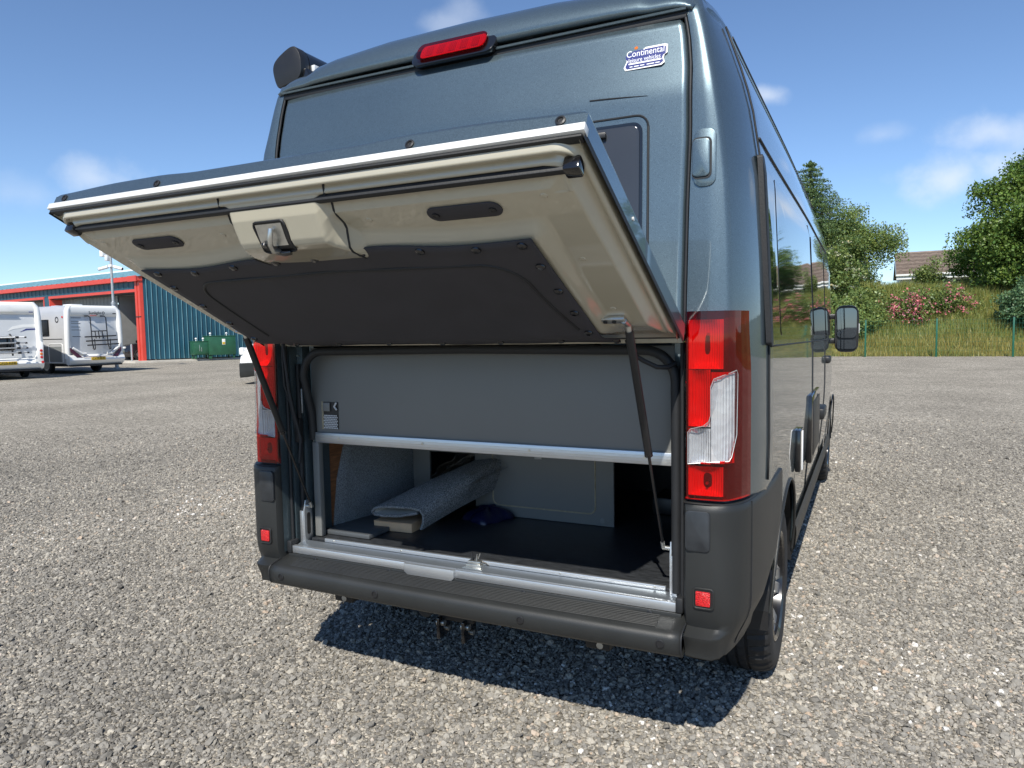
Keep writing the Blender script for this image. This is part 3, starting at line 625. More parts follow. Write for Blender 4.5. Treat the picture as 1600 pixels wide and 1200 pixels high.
# ---- tail lamps
def lamp(s):
    root = bpy.data.objects.new('tail_light', None); col.objects.link(root); root.parent = van; root.empty_display_size = .1
    z0, z1 = .905, 1.468
    # plan path: inner edge -> rear face -> rounded corner -> side; u in metres
    path = [(.814, .035), (.815, .004), (.822, -.003), (.86, -.006), (.905, -.004), (.928, .000), (.941, .010), (.956, .030), (.972, .060), (.984, .095), (.990, .118)]
    us = [0]
    for a, b in zip(path, path[1:]): us.append(us[-1]+math.hypot(a[0]-b[0], a[1]-b[1]))
    def P(u, z, inset=0):
        x = ip(u, us, [p[0] for p in path]); y = ip(u, us, [p[1] for p in path])
        e = .004; x2 = ip(u+e, us, [p[0] for p in path]); y2 = ip(u+e, us, [p[1] for p in path]); x1 = ip(u-e, us, [p[0] for p in path]); y1 = ip(u-e, us, [p[1] for p in path])
        nx, ny = (y2-y1), -(x2-x1); l = math.hypot(nx, ny) or 1; nx, ny = nx/l, ny/l
        tz = (z-z0)/(z1-z0); x -= .008*ss(.6, 1, tz)*ss(.15, .28, u); y += (Yd(z)-.02)*.8
        return Vector((s*(x-nx*inset), y-ny*inset, z))
    uu = sorted(set(us+lin(0, us[-1], 30))); zz = lin(z0, z1, 36)
    kink = us[5]
    # clear pattern outline in (u,z)
    ui = us[2]
    CL = [(ui+.004, 1.012), (ui+.004, 1.108), (ui+.012, 1.118), (ui+.050, 1.128), (ui+.066, 1.142), (ui+.071, 1.160), (ui+.071, 1.245), (ui+.080, 1.268), (ui+.100, 1.276), (kink+.045, 1.292), (kink+.050, 1.28), (kink+.046, 1.10), (kink+.026, 1.035), (kink+.016, 1.024)]
    poly_prism('clear_lens', CL, lambda a, b, c: P(a, b, -.0035+c), .006, 'clear_lens', root)
    # subdivide by building strip quads instead of one ngon for the reflector below
    def inside(u, z):
        c = False; n = len(CL)
        for i in range(n):
            x1, y1 = CL[i]; x2, y2 = CL[(i+1) % n]
            if (y1 > z) != (y2 > z) and u < (x2-x1)*(z-y1)/(y2-y1)+x1: c = not c
        return c
    fu = lin(us[1], us[-1], 60); fz = lin(z0, z1, 100)
    V = []; Fr = []; 
    for a in fu:
        for b in fz: V.append(P(a, b))
    for i in range(len(fu)-1):
        for j in range(len(fz)-1):
            if not inside((fu[i]+fu[i+1])/2, (fz[j]+fz[j+1])/2):
                q = (i*len(fz)+j, (i+1)*len(fz)+j, (i+1)*len(fz)+j+1, i*len(fz)+j+1); Fr.append(q if s > 0 else q[::-1])
    obj('red_lens', V, Fr, 'red_lens', root, True, 60)
    # reflectors behind the lens
    def refl(u0, u1, z0_, z1_, mat_, d0, d1):
        """dished reflector: deepest in the middle, rising to the lens at its edges"""
        def f_(a, b):
            p, q = (a-u0)/(u1-u0)*2-1, (b-z0_)/(z1_-z0_)*2-1
            return P(a, b, d0+(d1-d0)*(1-p*p)*(1-q**4))
        return grid('reflector', f_, lin(u0, u1, 14), lin(z0_, z1_, 20), mat_, root, flip=s < 0)
    refl(us[2]+.003, kink+.002, 1.297, z1-.025, 'refl_red', .006, .027)
    refl(us[2]+.003, us[2]+.069, 1.125, 1.295, 'refl_red', .006, .026)
    refl(us[2]+.003, kink+.004, z0+.012, 1.006, 'refl_red', .006, .027)
    refl(us[2]+.004, us[2]+.070, 1.013, 1.120, 'refl', .005, .020)
    refl(us[2]+.0715, kink+.047, 1.016, 1.288, 'refl', .005, .012)
    grid('lamp_housing', lambda a, b: P(a, b, .030), uu, zz, 'red_side', root, flip=s < 0)
    for b in (z0, z1): 
        V = [P(a, b, -.0) for a in uu]+[P(a, b, .032) for a in uu]; n = len(uu)
        obj('lamp_edge', V, [(i, i+1, n+i+1, n+i) for i in range(n-1)], 'red_side', root)
    for uz, rr in (((us[2]+.062), 1.40), ((us[2]+.060), .955)):
        c = P(uz, rr, .019); tube('bulb', [c, c+Vector((0, -.012, 0))], .0045, 'steel', root, 10)
    # silver edge round the clear window
    tube('lens_edge', [P(a, b, -.004) for a, b in CL]+[P(*CL[0], -.004)], .0012, 'galv', root, 6)
lamp(1); lamp(-1)

# ---- rear bumper: centre step, corner columns
prof = [(.075, .532), (.02, .524), (-.012, .515), (-.05, .508), (-.066, .504), (-.075, .496), (-.079, .484), (-.078, .46), (-.073, .441), (-.064, .432), (-.04, .428), (.06, .43)]
def bump_fn(x, k):
    y, z = prof[k]; return Vector((x, y+.010*(x/.82)**2, z))
bump = grid('rear_bumper', bump_fn, lin(-.818, .818, 41), list(range(len(prof))), 'bumper', van, True, 40, flip=True, thick=.006)
STZ = lambda y: ip(y, [-.066, -.05, -.012, .02, .075], [.504, .508, .515, .524, .532])
for k in range(9):      # raised tread ribs of the step
    y = -.046+.0080*k
    tube('step_rib', [Vector((x, y+.010*(x/.82)**2, STZ(y)+.0004)) for x in lin(-.735, .735, 25)], .0026, 'bumper', bump, 6)
for x in (-.755, -.295, .293, .757):
    y = -.079+.010*(x/.82)**2
    lathe('parking_sensor', [(.0135, -.003), (.0135, .002), (.011, .003), (.0105, .0005), (0, .0005)], (x, y, .470), (0, -1, 0), 'black', bump, 24)
for x in (-.66, -.30, .26, .70):
    lathe('bumper_screw', [(.010, 0), (.010, .004), (.006, .005), (.005, .002), (0, .002)], (x, .0215, .523), (0, -1, .15), 'black', bump, 14)
box('bumper_upstand', -.80, .80, .022, .033, .512, .5345, 'bumper', bump, .002)
def corner(s):
    pth = [(.812, .16), (.812, .03), (.814, .002), (.822, -.014), (.85, -.020), (.90, -.020), (.930, -.012), (.955, .006), (.975, .032), (.990, .070), (1.000, .12), (1.010, .20), (1.018, .30), (1.023, .42), (1.026, .52), (1.028, .60), (1.029, .66)]
    zs = [.425, .430, .440, .455, .475, .490, .497, .503, .512, .53, .56, .60, .65, .70, .75, .80, .84, .87, .888, .894, .897]
    V = []; F = []; n = len(zs)
    for i, (x, y) in enumerate(pth):
        for j, z in enumerate(zs):
            led = (1-ss(.495, .512, z))*.058*(ss(.812, .822, x) if y < .1 else 0)*(1-ss(.90, .965, x))
            tuck = .05*(1-ss(.425, .60, z))**1.5
            ro = .010*ss(.885, .897, z)
            zz = z
            if y > .25:
                q = ARC**2-(y-AX_R)**2
                lo = ARZ+math.sqrt(q)+.002 if q > 0 else .425
                lo = max(.425+.0, lo) if y > .52 else .425+(.08*ss(.25, .52, y))
                zz = lo+(z-.425)*(.897-lo)/(.897-.425)
            f = ss(.90, 1.0, x); 
            V.append((s*(x-tuck*f-ro*f), y-led+ (tuck+ro)*(1-f)*(1 if y < .03 else 0), zz))
    for i in range(len(pth)-1):
        for j in range(n-1):
            q = (i*n+j, (i+1)*n+j, (i+1)*n+j+1, i*n+j+1); F.append(q if s > 0 else q[::-1])
    for i in range(1, len(pth)-1): pass
    o = obj('bumper_corner', V, F, 'bumper', bump, True, 50); m = o.modifiers.new('thickness', 'SOLIDIFY'); m.thickness = .006; m.offset = -1
    # top ledge under the lamp
    T = [(s*min(x, 1.02), y, .895) for x, y in pth]+[(s*.812, .16, .895)]
    obj('corner_top', [(s*.80, .20, .8945)]+[(s*(x-.004), y+.002, .8945) for x, y in pth], [(0, i, i+1) if s > 0 else (0, i+1, i) for i in range(1, len(pth))], 'bumper', bump)
    # joint line up the side
    tube('corner_joint', [(s*(.9965-.05*(1-ss(.425, .60, z))**1.5), .10+.015*(z-.5), z) for z in lin(.44, .89, 16)], .0025, 'rubber', bump, 6)
    # removable cover high on the column
    poly_prism('hinge_pocket_cover', rrect(.822, .896, .752, .876, .014, 4), lambda a, b, c: Vector((s*a, -.0255+c, b)), .012, 'bumper_cap', bump, .003)
    # red reflector in its recess
    rc = poly_prism('reflector_recess', rrect(.848, .905, .580, .640, .008, 3), lambda a, b, c: Vector((s*a, -.0225+c, b)), .006, 'black', bump)
    tube('recess_lip', [Vector((s*a, -.0225, b)) for a, b in rrect(.848, .905, .580, .640, .008, 3)+[rrect(.848, .905, .580, .640, .008, 3)[0]]], .0035, 'bumper', bump, 6)
    poly_prism('red_reflector', rrect(.854, .897, .588, .632, .004, 3), lambda a, b, c: Vector((s*a, -.0275+c, b)), .008, 'reflex', bump, .0015)
    tube('end_joint', [(s*.8195, prof[k][0]+.0100, prof[k][1]+.0015) for k in range(2, 10)], .003, 'rubber', bump, 6)
corner(1); corner(-1)
# painted body skin between bumper and arch is the side panel; tow bracket and eyes below
tb = box('tow_bracket', -.115, .035, .06, .16, .355, .425, 'black', van, .008)
for x in (-.10, .005):
    box('bracket_plate', x-.006, x+.006, .035, .13, .290, .37, 'gloss_black', tb, .004)
    tube('bracket_bolt', [(x-.016, .06, .345), (x+.016, .06, .345)], .012, 'steel', tb, 8)
    tube('bracket_bolt', [(x-.016, .09, .315), (x+.016, .09, .315)], .010, 'steel', tb, 8)
tube('tow_socket', [(-.17, .06, .385), (-.17, .16, .385)], .032, 'black', tb, 16)
for x in (-.55, .515):
    e = box('underside_bracket', x-.045, x+.045, .05, .13, .355, .43, 'black', van, .01)
    tube('bracket_bolt', [(x+.01, .044, .375), (x+.01, .06, .375)], .012, 'steel', e, 8)

# ---- load opening: jambs, header, seals
for s in (1, -1):
    jp = [(.811, .012), (.806, .060), (.790, .064), (.786, .100), (.762, .104), (.758, .145), (.742, .150), (.738, .22)]
    grid('door_jamb', lambda i, z: Vector((s*jp[i][0], jp[i][1], z)), list(range(len(jp))), lin(.54, 1.40, 6), 'paint', van, False, flip=s > 0)
    tube('jamb_seal', [(s*.776, .092, z) for z in lin(.56, 1.30, 10)], .009, 'rubber', van, 8)
    tube('jamb_seal', [(s*.798, .050, z) for z in lin(.56, 1.39, 10)], .006, 'rubber', van, 8)
    box('striker_plate', *sorted((s*.762, s*.790)), .0945, .0995, 1.10, 1.20, 'galv', van, .003)
    for z in (1.12, 1.17, 1.335, 1.29): tube('jamb_screw', [(s*.778, .0995, z), (s*.778, .092, z)], .004, 'steel', van, 8)
    box('latch_pocket', *sorted((s*.764, s*.798)), .074, .0985, .98, 1.08, 'black', van, .004)
# cable loop down the left jamb
tube('cable', [(-.792, .03, 1.39), (-.797, .03, 1.34), (-.792, .03, 1.22), (-.786, .05, 1.15), (-.770, .06, 1.05)], .0055, 'rubber', van, 8)
tube('cable', [(-.785, .025, 1.39), (-.774, .02, 1.32), (-.77, .03, 1.20), (-.765, .05, 1.10), (-.755, .07, 1.0), (-.757, .06, .9)], .0065, 'rubber', van, 8)
tube('cable', [(.655, -.05, 1.385), (.66, -.02, 1.345), (.69, .0, 1.322), (.73, .01, 1.302), (.755, .03, 1.300), (.775, .06, 1.312)], .0075, 'rubber', van, 8)
# header above the opening (cream inner strip, hinge rail)
box('opening_header', -.806, .806, .030, .10, 1.374, 1.399, 'cream', van, .004)
box('tailgate_hinge', -.80, .80, -.004, .010, 1.388, 1.404, 'black', van, .003)
# big rubber edge seal
def seal_path():
    P = [(-.735, .125, .99), (-.735, .118, 1.10)]
    r = .10
    for k in range(9):
        a = R(180-90*k/8); P.append((-.632+r*math.cos(a), .075, 1.252+r*math.sin(a)))
    P.append((0, .068, 1.358))
    for k in range(9):
        a = R(90-90*k/8); P.append((.672+r*math.cos(a), .075, 1.252+r*math.sin(a)))
    P += [(.772, .08, 1.0), (.772, .08, .75), (.772, .08, .58)]
    return P
tube('edge_seal', seal_path(), .0160, 'rubber', van, 10)
# upper partition board with its aluminium bottom rail
upb = box('partition_board', -.742, .776, .130, .146, 1.015, 1.365, 'panel', van, .002)
rl = box('aluminium_rail', -.722, .776, .1185, .1295, .978, 1.020, 'alu', van, .002)
for x in (-.60, -.20, .245, .66): tube('rail_screw', [(x, .1185, 1.000), (x, .1165, 1.000)], .0055, 'steel', rl, 10)
for z in (.988, .997, 1.007): box('rail_groove', -.72, .775, .1177, .1182, z-.0006, z+.0006, 'steel', rl, 0)
# cut-out in the board with mesh bag showing behind
ct = box('board_cutout', -.690, -.606, .1285, .1295, 1.036, 1.146, 'black', upb, 0)
box('cutout_edge', -.692, -.682, .1275, .1295, 1.034, 1.148, 'panel_edge', upb, .001)
bm = bmesh.new()
for i in range(9):
    for j in range(8):
        x = -.678+.0082*i+.004*(j % 2); z = 1.040+.0072*j
        if x < -.610: bm_box(bm, x-.0032, x+.0032, .1260, .1280, z-.0026, z+.0026, .0008, 1)
bmobj('mesh_pocket', bm, 'white2', upb)
box('control_box', -.680, -.645, .121, .128, 1.108, 1.144, 'panel', upb, .003)
tube('wire', [(-.612, .124, 1.144), (-.622, .124, 1.128), (-.610, .124, 1.115)], .004, 'white2', upb, 6)
# shelf under the partition, closing the locker top
box('locker_top', -.745, .776, .147, .75, 1.022, 1.036, 'panel', van, .001)
# locker floor, side walls, back wall
fl = box('locker_floor', -.745, .776, .10, 1.6, .555, .582, 'vinyl', van, .001)
box('floor_trim', -.665, .735, .086, .0995, .577, .592, 'alu', van, .002)
for x in lin(-.62, .70, 5): tube('trim_screw', [(x, .0865, .585), (x, .0845, .585)], .004, 'steel', van, 8)
box('locker_side', -.757, -.7455, .15, .90, .582, 1.022, 'wood', van, .001)
box('locker_side', .7765, .788, .15, 1.3, .582, 1.022, 'panel', van, .001)
box('corner_post', -.745, -.712, .125, .150, .585, .977, 'panel', van, .002)
bk = poly_prism('back_board', [(-.31, .584), (.356, .584), (.356, .860), (.362, .880), (.376, .890), (.7755, .890), (.7755, 1.0215), (-.66, 1.0215), (-.66, .584), (-.556, .584), (-.556, .858), (-.31, .858)], lambda a, b, c: Vector((a, .715+c, b)), .016, 'panel', van, .0015)
def groove(pts): 
    tube('door_groove', [Vector((a, .7145, b)) for a, b in pts], .0035, 'panel_edge', bk, 6)
gp = rrect(-.218, .274, .632, .96, .03, 5)
groove(gp+[gp[0]])
box('door_catch', -.005, .030, .705, .7145, .855, .885, 'galv', bk, .002)
for x, z in ((-.262, .612), (.305, .606)): lathe('cap', [(.012, 0), (.012, .0015), (0, .002)], (x, .7145, z), (0, -1, 0), 'panel', bk, 16)
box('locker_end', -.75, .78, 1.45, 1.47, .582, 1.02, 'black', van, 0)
box('dark_fitting', .44, .58, 1.0, 1.2, .582, .66, 'black', van, .01)
box('dark_fitting', .66, .74, .95, 1.1, .70, .82, 'black', van, .01)
# felt-covered wheel box on the left
def felt_fn(u, v):
    z = .584+v*(1.020-.584); y0 = ip(z, [.58, .66, .80, .93, .99, 1.03], [.235, .245, .268, .315, .37, .44])
    y = y0+u*(.713-y0)
    return Vector((-.7445+.018*min(1, u*14)+.078*ss(0, 1, u), y, z))
fb = grid('felt_wheel_box', felt_fn, [0, .01, .03, .07]+lin(.12, 1, 16), lin(0, 1, 24), 'felt', van, True, flip=False)
box('corner_shelf', -.735, -.50, .165, .46, .584, .602, 'panel_dark', van, .003)
# strut feet
for s in (1, -1):
    ft = poly_prism('strut_bracket', [(.070, .565), (.118, .565), (.118, .70), (.105, .742), (.080, .742), (.070, .70)], lambda a, b, c: Vector((s*(.752+c), a, b)), .006, 'alu', van, .001)
    box('bracket_flange', *sorted((s*.758, s*.776)), .070, .074, .565, .70, 'alu', ft, .001)
    poly_prism('bracket_slot', rrect(.084, .104, .60, .69, .009, 4), lambda a, b, c: Vector((s*(.7513)-s*.0006*0+s*c*0-s*.0008, a, b)) if c == 0 else Vector((s*.7516, a, b)), 1, 'black', ft)
    tube('ball_pin', [(s*.725, .090, .718), (s*.757, .090, .718)], .007, 'steel', ft, 10)
# sill: silver edge strip with the dropped middle, sloping grey cover, latch
sp_ = grid('sill_cover', lambda x, t: Vector((x, .046+t*.040, .5635+t*.0125)), [-.775, .775], [0, 1], 'sill_metal', van, False)
def strip(x0, x1, z0, z1, y): return box('sill_strip', x0, x1, y, y+.020, z0, z1, 'alu', van, .003)
strip(-.782, -.232, .5355, .566, .026); strip(-.016, .782, .5355, .566, .026)
md = poly_prism('sill_strip_dip', [(-.2315, .5355), (-.2315, .5655), (-.0165, .5655), (-.0165, .5355), (-.035, .517), (-.205, .517)], lambda a, b, c: Vector((a, .017+c, b)), .028, 'alu', van, .002)
lt = box('sill_latch', .010, .072, .060, .095, .569, .582, 'steel', van, .002)
box('latch_plate', .000, .080, .052, .066, .566, .570, 'steel', lt, .001)
box('latch_body', .016, .066, .066, .092, .582, .592, 'steel', lt, .002)
tube('latch_prong', [(.030, .074, .590), (.030, .074, .622)], .0038, 'rubber', lt, 8)
tube('latch_spring', [(.044, .08, .590), (.048, .08, .615), (.052, .08, .598), (.060, .08, .620)], .0022, 'steel', lt, 6)
tube('latch_lever', [(.066, .085, .588), (.085, .088, .582), (.092, .088, .576)], .004, 'black', lt, 6)
for s in (-1, 1): box('sill_end_cap', *sorted((s*.782, s*.806)), .02, .07, .535, .585, 'rubber', van, .006)

# ---- gas struts
def strut(s):
    a = Vector((s*.716, -.238, 1.430)); b = Vector((s*.728, .088, .718)); d = (b-a)
    root = tube('gas_strut', [a+d*.025, a+d*.54], .0118, 'black', van, 14)
    tube('strut_collar', [a+d*.535, a+d*.548], .0127, 'gloss_black', root, 14)
    tube('strut_rod', [a+d*.545, b], .0048, 'gloss_black', root, 10)
    tube('strut_end', [a, a+d*.03], .008, 'steel', root, 10)
    tube('strut_end', [b-d*.03, b], .007, 'steel', root, 10)
strut(1); strut(-1)

# ---- tailgate (propped open), in its own frame: x across, s from hinge to free edge, t outward
HH = Vector((0, -.02, 1.400)); HD = Vector((0, -.835+.02, 1.807-1.400)).normalized(); HN = Vector((0, HD.z, -HD.y))
def HP(x, s, t): return HH+Vector((x, 0, 0))+HD*s+HN*t
tg = bpy.data.objects.new('tailgate', None); col.objects.link(tg); tg.parent = van; tg.empty_display_size = .1
def skin_t(x, s):
    e = abs(x)/.82
    return .040+.016*(1-e**4)*math.sin(math.pi*min(1, max(0, .08+.80*s/.91)))+.007*ss(.25, .40, abs(x))*(1-ss(.55, .8, abs(x)))-.0*s
SX = [-.82, -.8195, -.817, -.812, -.804]+lin(-.79, .79, 45)+[.804, .812, .817, .8195, .82]
def skin_fn(x, s):
    e = max(0, abs(x)-.804)/.016; rd = .012*(1-math.sqrt(max(0, 1-e*e)))
    f = max(0, s-.900)/.012; rd2 = .012*(1-math.sqrt(max(0, 1-min(1, f)**2)))
    return HP(x, s, skin_t(x, s)-rd-rd2)
sk_s = lin(.0, .895, 24)+[.900, .904, .908, .911, .912]
grid('outer_skin', skin_fn, SX, sk_s, 'paint', tg, True, 50)
# folded sides and free end of the skin
for s_ in (1, -1):
    grid('side_edge', lambda s, k: HP(s_*.82, s, [skin_t(.82, s)-.012, -.018][k]), lin(0, .912, 20), [0, 1], 'paint', tg, True, 50, flip=s_ < 0)
    grid('side_rubber', lambda s, k: HP(s_*.8205, s, [-.016, -.030][k]), lin(.01, .912, 12), [0, 1], 'rubber', tg, True, flip=s_ < 0)
    tube('side_plug', [HP(s_*.82, .58, .012), HP(s_*.8225, .58, .012)], .005, 'white_al', tg, 10)
grid('end_edge', lambda x, k: HP(x, .912, [skin_t(x, .912)-.012, -.002][k]), lin(-.82, .82, 40), [0, 1], 'paint', tg, True, 50)
for x in (-.775, -.385, .035, .415, .765)[0:5]:
    if abs(x-.035) < .01: continue
    lathe('edge_screw', [(.011, 0), (.011, .003), (.007, .004), (.0055, .001), (0, .001)], HP(x, .912, .018), HD, 'black', tg, 16)
def hbox(name, x0, x1, s0, s1, t0, t1, mat, parent=tg, bev=.002):
    m = basis(HH, (1, 0, 0), HD, HN)
    return box(name, x0, x1, s0, s1, t0, t1, mat, parent, bev, 2, m)
hbox('white_edge_trim', -.822, .822, .898, .922, -.0195, -.001, 'white_al')
hbox('edge_rubber', -.815, .815, .892, .914, -.027, -.0197, 'rubber')
# moulded cream inner liner
def liner_t(x, s):
    ex = .808-abs(x); f = .905-s
    tt = ip(f, [-.01, 0, .004, .009, .013, .017, .021, .025, .031, .036, .040, .056, .085, .089, .095], [-.020, -.026, -.041, -.043, -.040, -.031, -.030, -.034, -.048, -.049, -.044, -.042, -.0675, -.0695, -.067])
    ts = ip(ex, [-.01, 0, .005, .011, .015, .020, .026, .040, .045, .052], [-.020, -.026, -.038, -.040, -.036, -.034, -.038, -.068, -.070, -.067])
    tb = ip(s, [.02, .06, .14, .20], [-.018, -.026, -.050, -.067])
    if ex < .10 and f < .10:        # rounded corner: the two edge sections blend into one another
        r = .06; e = r-math.hypot(max(0, r-ex), max(0, r-f)) if (ex < r and f < r) else min(ex, f)
        wgt = max(0, min(1, .5+(ex-f)/.10))
        tt_ = ip(e, [-.03, 0, .004, .009, .013, .017, .021, .025, .031, .036, .040, .056, .085, .095], [-.020, -.026, -.041, -.043, -.040, -.031, -.030, -.034, -.048, -.049, -.044, -.042, -.0675, -.067])
        ts_ = ip(e, [-.03, 0, .005, .011, .015, .020, .026, .040, .045, .052], [-.020, -.026, -.038, -.040, -.036, -.034, -.038, -.068, -.070, -.067])
        t = tt_*wgt+ts_*(1-wgt)
    else: t = max(tt, ts, tb)
    # proud centre field behind the fabric, with a wavy upper shoulder
    top = .712+.016*math.cos(x*7.0)+.010*math.sin(x*4+1)
    k = ss(.700, .655, abs(x+.02))*ss(top+.028, top-.030, s)*ss(.06, .2, s)
    t -= .022*k
    # latch housing: a sunlit front face sloping out from the free edge, then a level crown
    hw = .150+.03*ss(.80, .70, s)
    b = ss(hw+.012, hw-.016, abs(x))
    if b > 0 and .62 < s < .872:
        tl = ip(s, [.62, .66, .70, .76, .785, .800, .845, .868, .872], [-.086, -.094, -.106, -.122, -.125, -.118, -.082, -.052, -.045])
        t = t*(1-b)+min(t, tl)*b
    return t
LX = sorted(set([round(v, 4) for v in lin(-.808, -.62, 60)+lin(-.62, -.20, 30)+lin(-.20, .20, 70)+lin(.20, .62, 30)+lin(.62, .808, 60)])); LS = lin(.02, .64, 34)+lin(.646, .80, 46)+lin(.803, .905, 60)
lin_o = grid('inner_liner', lambda x, s: HP(x, s, liner_t(x, s)), LX, LS, 'cream', tg, True, 60, flip=True)
for s_ in (1, -1):
    grid('liner_rim', lambda s, k: HP(s_*.808, s, [-.030, .02][k]), lin(.02, .905, 12), [0, 1], 'cream', lin_o)
    # joint lines either side of the latch housing
    tube('liner_joint', [HP(s_*(.155+.02*math.sin(3*(s-.6))+.0*s), s, liner_t(s_*(.155+.02*math.sin(3*(s-.6))), s)-.0005) for s in lin(.66, .885, 16)], .0028, 'rubber', lin_o, 6)
    for (x, s) in ((.70, .80), (.70, .55), (.70, .30), (.24, .78)): lathe('liner_plug', [(.009, 0), (.007, .0025), (0, .003)], HP(s_*x, s, liner_t(x, s)+.0004), -HN, 'cream', lin_o, 12)
    # dark oval grip covers
    gpp = poly_prism('grip_cover', rrect(.405, .592, .752, .802, .024, 6), lambda a, b, c: HP(s_*a, b, -.0675-c), .004, 'fabric', lin_o, .001)
    for x in (.425, .570): lathe('cover_screw', [(.009, 0), (.009, .003), (.004, .004), (0, .002)], HP(s_*x, .776, -.0715), -HN, 'black', gpp, 12)
# rubber bar along the free edge
hbox('seal_bar', -.755, .775, .850, .866, -.062, -.043, 'rubber', tg, .004)
for x in (-.765, .785): hbox('bar_end', x-.018, x+.018, .842, .876, -.068, -.036, 'gloss_black', tg, .005)
# fabric panel
def fab_top(x): return .700+.018*math.cos(x*7.0)+.012*math.sin(x*4+1)-.02*math.exp(-(x/.17)**2)*1.6
def fab_fn(u, v):
    hw = ip(v, [0, 1], [.655, .648]); x = u*hw-.018; s = .022+v*(fab_top(x)-.022)
    t = -.0925-.006*math.sin(math.pi*v)*(1-u*u)-.0015*math.sin(9*x+5*s)-.001*math.sin(23*x-11*s)
    t += .062*(1-ss(.02, .20, s))
    return HP(x, s, t)
fabric = grid('fabric_panel', fab_fn, lin(-1, 1, 60), lin(0, 1, 30), 'fabric', tg, True, 60, flip=True, thick=.004)
def fpt(x, s, d=.002):
    v = (s-.022)/(fab_top(x)-.022); u = (x+.018)/ip(v, [0, 1], [.655, .648]); return fab_fn(u, v)-HN*d
studs = [(x, fab_top(x)-.018) for x in (-.62, -.47, -.30, -.13, .0, .16, .33, .48, .600)]+[(s_*.632, s) for s_ in (.965, -1.02) for s in (.58, .46, .34, .22)]+[(x, .045) for x in (-.62, -.42, -.2, .02, .24, .45, .63)]
for x, s in studs: lathe('fabric_stud', [(.013, 0), (.012, .005), (.006, .009), (0, .009)], fpt(x, s, .003), -HN, 'gloss_black', fabric, 12)
pp = []
for k in range(10):
    a = R(180-90*k/9); pp.append((-.45+.10*math.cos(a), .50+.10*math.sin(a)))
pp = [(-.56, .24), (-.555, .42)]+pp+[(-.2, .612), (0, .615), (.25, .605)]
for k in range(10):
    a = R(90-90*k/9); pp.append((.44+.11*math.cos(a), .49+.11*math.sin(a)))
pp += [(.565, .36), (.585, .24)]
tube('piping', [fpt(x, s, .003) for x, s in pp], .0055, 'rubber', fabric, 8)
tube('seam', [fpt(x, .235, .0012) for x in lin(-.62, .63, 30)], .0022, 'rubber', fabric, 6)
# latch in the housing
lb = grid('latch_recess', lambda a, q: HP(a-.018, q, ip(q, [.765, .785, .80, .845], [-.1265, -.1275, -.1205, -.0845])), lin(-.050, .050, 5), lin(.768, .842, 7), 'black', tg, False, flip=True)
grid('latch_plate', lambda a, q: HP(a-.018, q, ip(q, [.765, .785, .80, .845], [-.1285, -.1295, -.1225, -.0865])), lin(-.044, .040, 3), lin(.792, .838, 4), 'steel', lb, False, flip=True)
tube('latch_frame', [HP(a-.018, q, ip(q, [.765, .785, .80, .845], [-.1275, -.1285, -.1215, -.0855])) for a, q in rrect(-.050, .050, .768, .842, .010, 4)+[rrect(-.050, .050, .768, .842, .010, 4)[0]]], .003, 'rubber', lb, 6)
tube('latch_hook', [HP(-.020, .775, -.130), HP(-.024, .790, -.140), HP(-.016, .812, -.136), HP(-.010, .826, -.122), HP(-.010, .832, -.104)], .0065, 'steel', lb, 10)
tube('latch_pawl', [HP(-.032, .770, -.130), HP(-.004, .772, -.137), HP(.012, .768, -.132)], .007, 'gloss_black', lb, 10)
tube('latch_ring', [HP(-.050, .80, -.124), HP(-.050, .80, -.131)], .008, 'gloss_black', lb, 10)
# strut brackets on the gate
for s_ in (1, -1):
    bkx = hbox('gate_bracket', *sorted((s_*.650, s_*.720)), .235, .262, -.080, -.066, 'steel', tg, .002)
    tube('gate_ball', [HP(s_*.715, .245, -.076), Vector((s_*.716, -.238, 1.430))], .008, 'steel', bkx, 10)
    for x in (.665, .69): tube('bracket_screw', [HP(s_*x, .25, -.080), HP(s_*x, .25, -.084)], .006, 'black', bkx, 8)

# ---- roll-out awning along the left roof edge
aw_prof = [(-.905, 2.515), (-.885, 2.545), (-.888, 2.61), (-.912, 2.648), (-.935, 2.655), (-.975, 2.642), (-1.030, 2.612), (-1.046, 2.585), (-1.044, 2.555), (-1.030, 2.510), (-1.015, 2.492), (-.985, 2.500), (-.95, 2.506)]
def chaikin(P, n=2):
    for _ in range(n):
        Q = []
        for i in range(len(P)):
            a_, b_ = P[i], P[(i+1) % len(P)]; Q += [(.75*a_[0]+.25*b_[0], .75*a_[1]+.25*b_[1]), (.25*a_[0]+.75*b_[0], .25*a_[1]+.75*b_[1])]
        P = Q
    return P
aw_prof = chaikin(aw_prof)
awn = poly_prism('awning_case', aw_prof, lambda a, b, c: Vector((a, .36+c, b-.008*c)), 3.7, 'gloss_black', van, 0)
poly_prism('awning_end_cap', [(x*1.004+.0035, (z-2.57)*1.03+2.57) for x, z in aw_prof], lambda a, b, c: Vector((a, .302+c, b)), .056, 'black', awn, .004)
poly_prism('awning_base', [(-1.02, 2.50), (-.96, 2.56), (-.875, 2.56), (-.85, 2.515), (-.87, 2.47), (-.97, 2.465)], lambda a, b, c: Vector((a, .318+c, b)), .10, 'gloss_black', awn, .006)
box('awning_rail', -.885, -.855, .45, 4.0, 2.520, 2.548, 'alu', awn, .003)
box('awning_bracket', -.96, -.84, .44, .52, 2.47, 2.53, 'black', awn, .008)
box('awning_bracket', -.96, -.84, 2.0, 2.1, 2.45, 2.51, 'black', awn, .008)
bx = box('rail_end_block', -.905, -.87, .37, .42, 2.55, 2.59, 'white2', awn, .004)

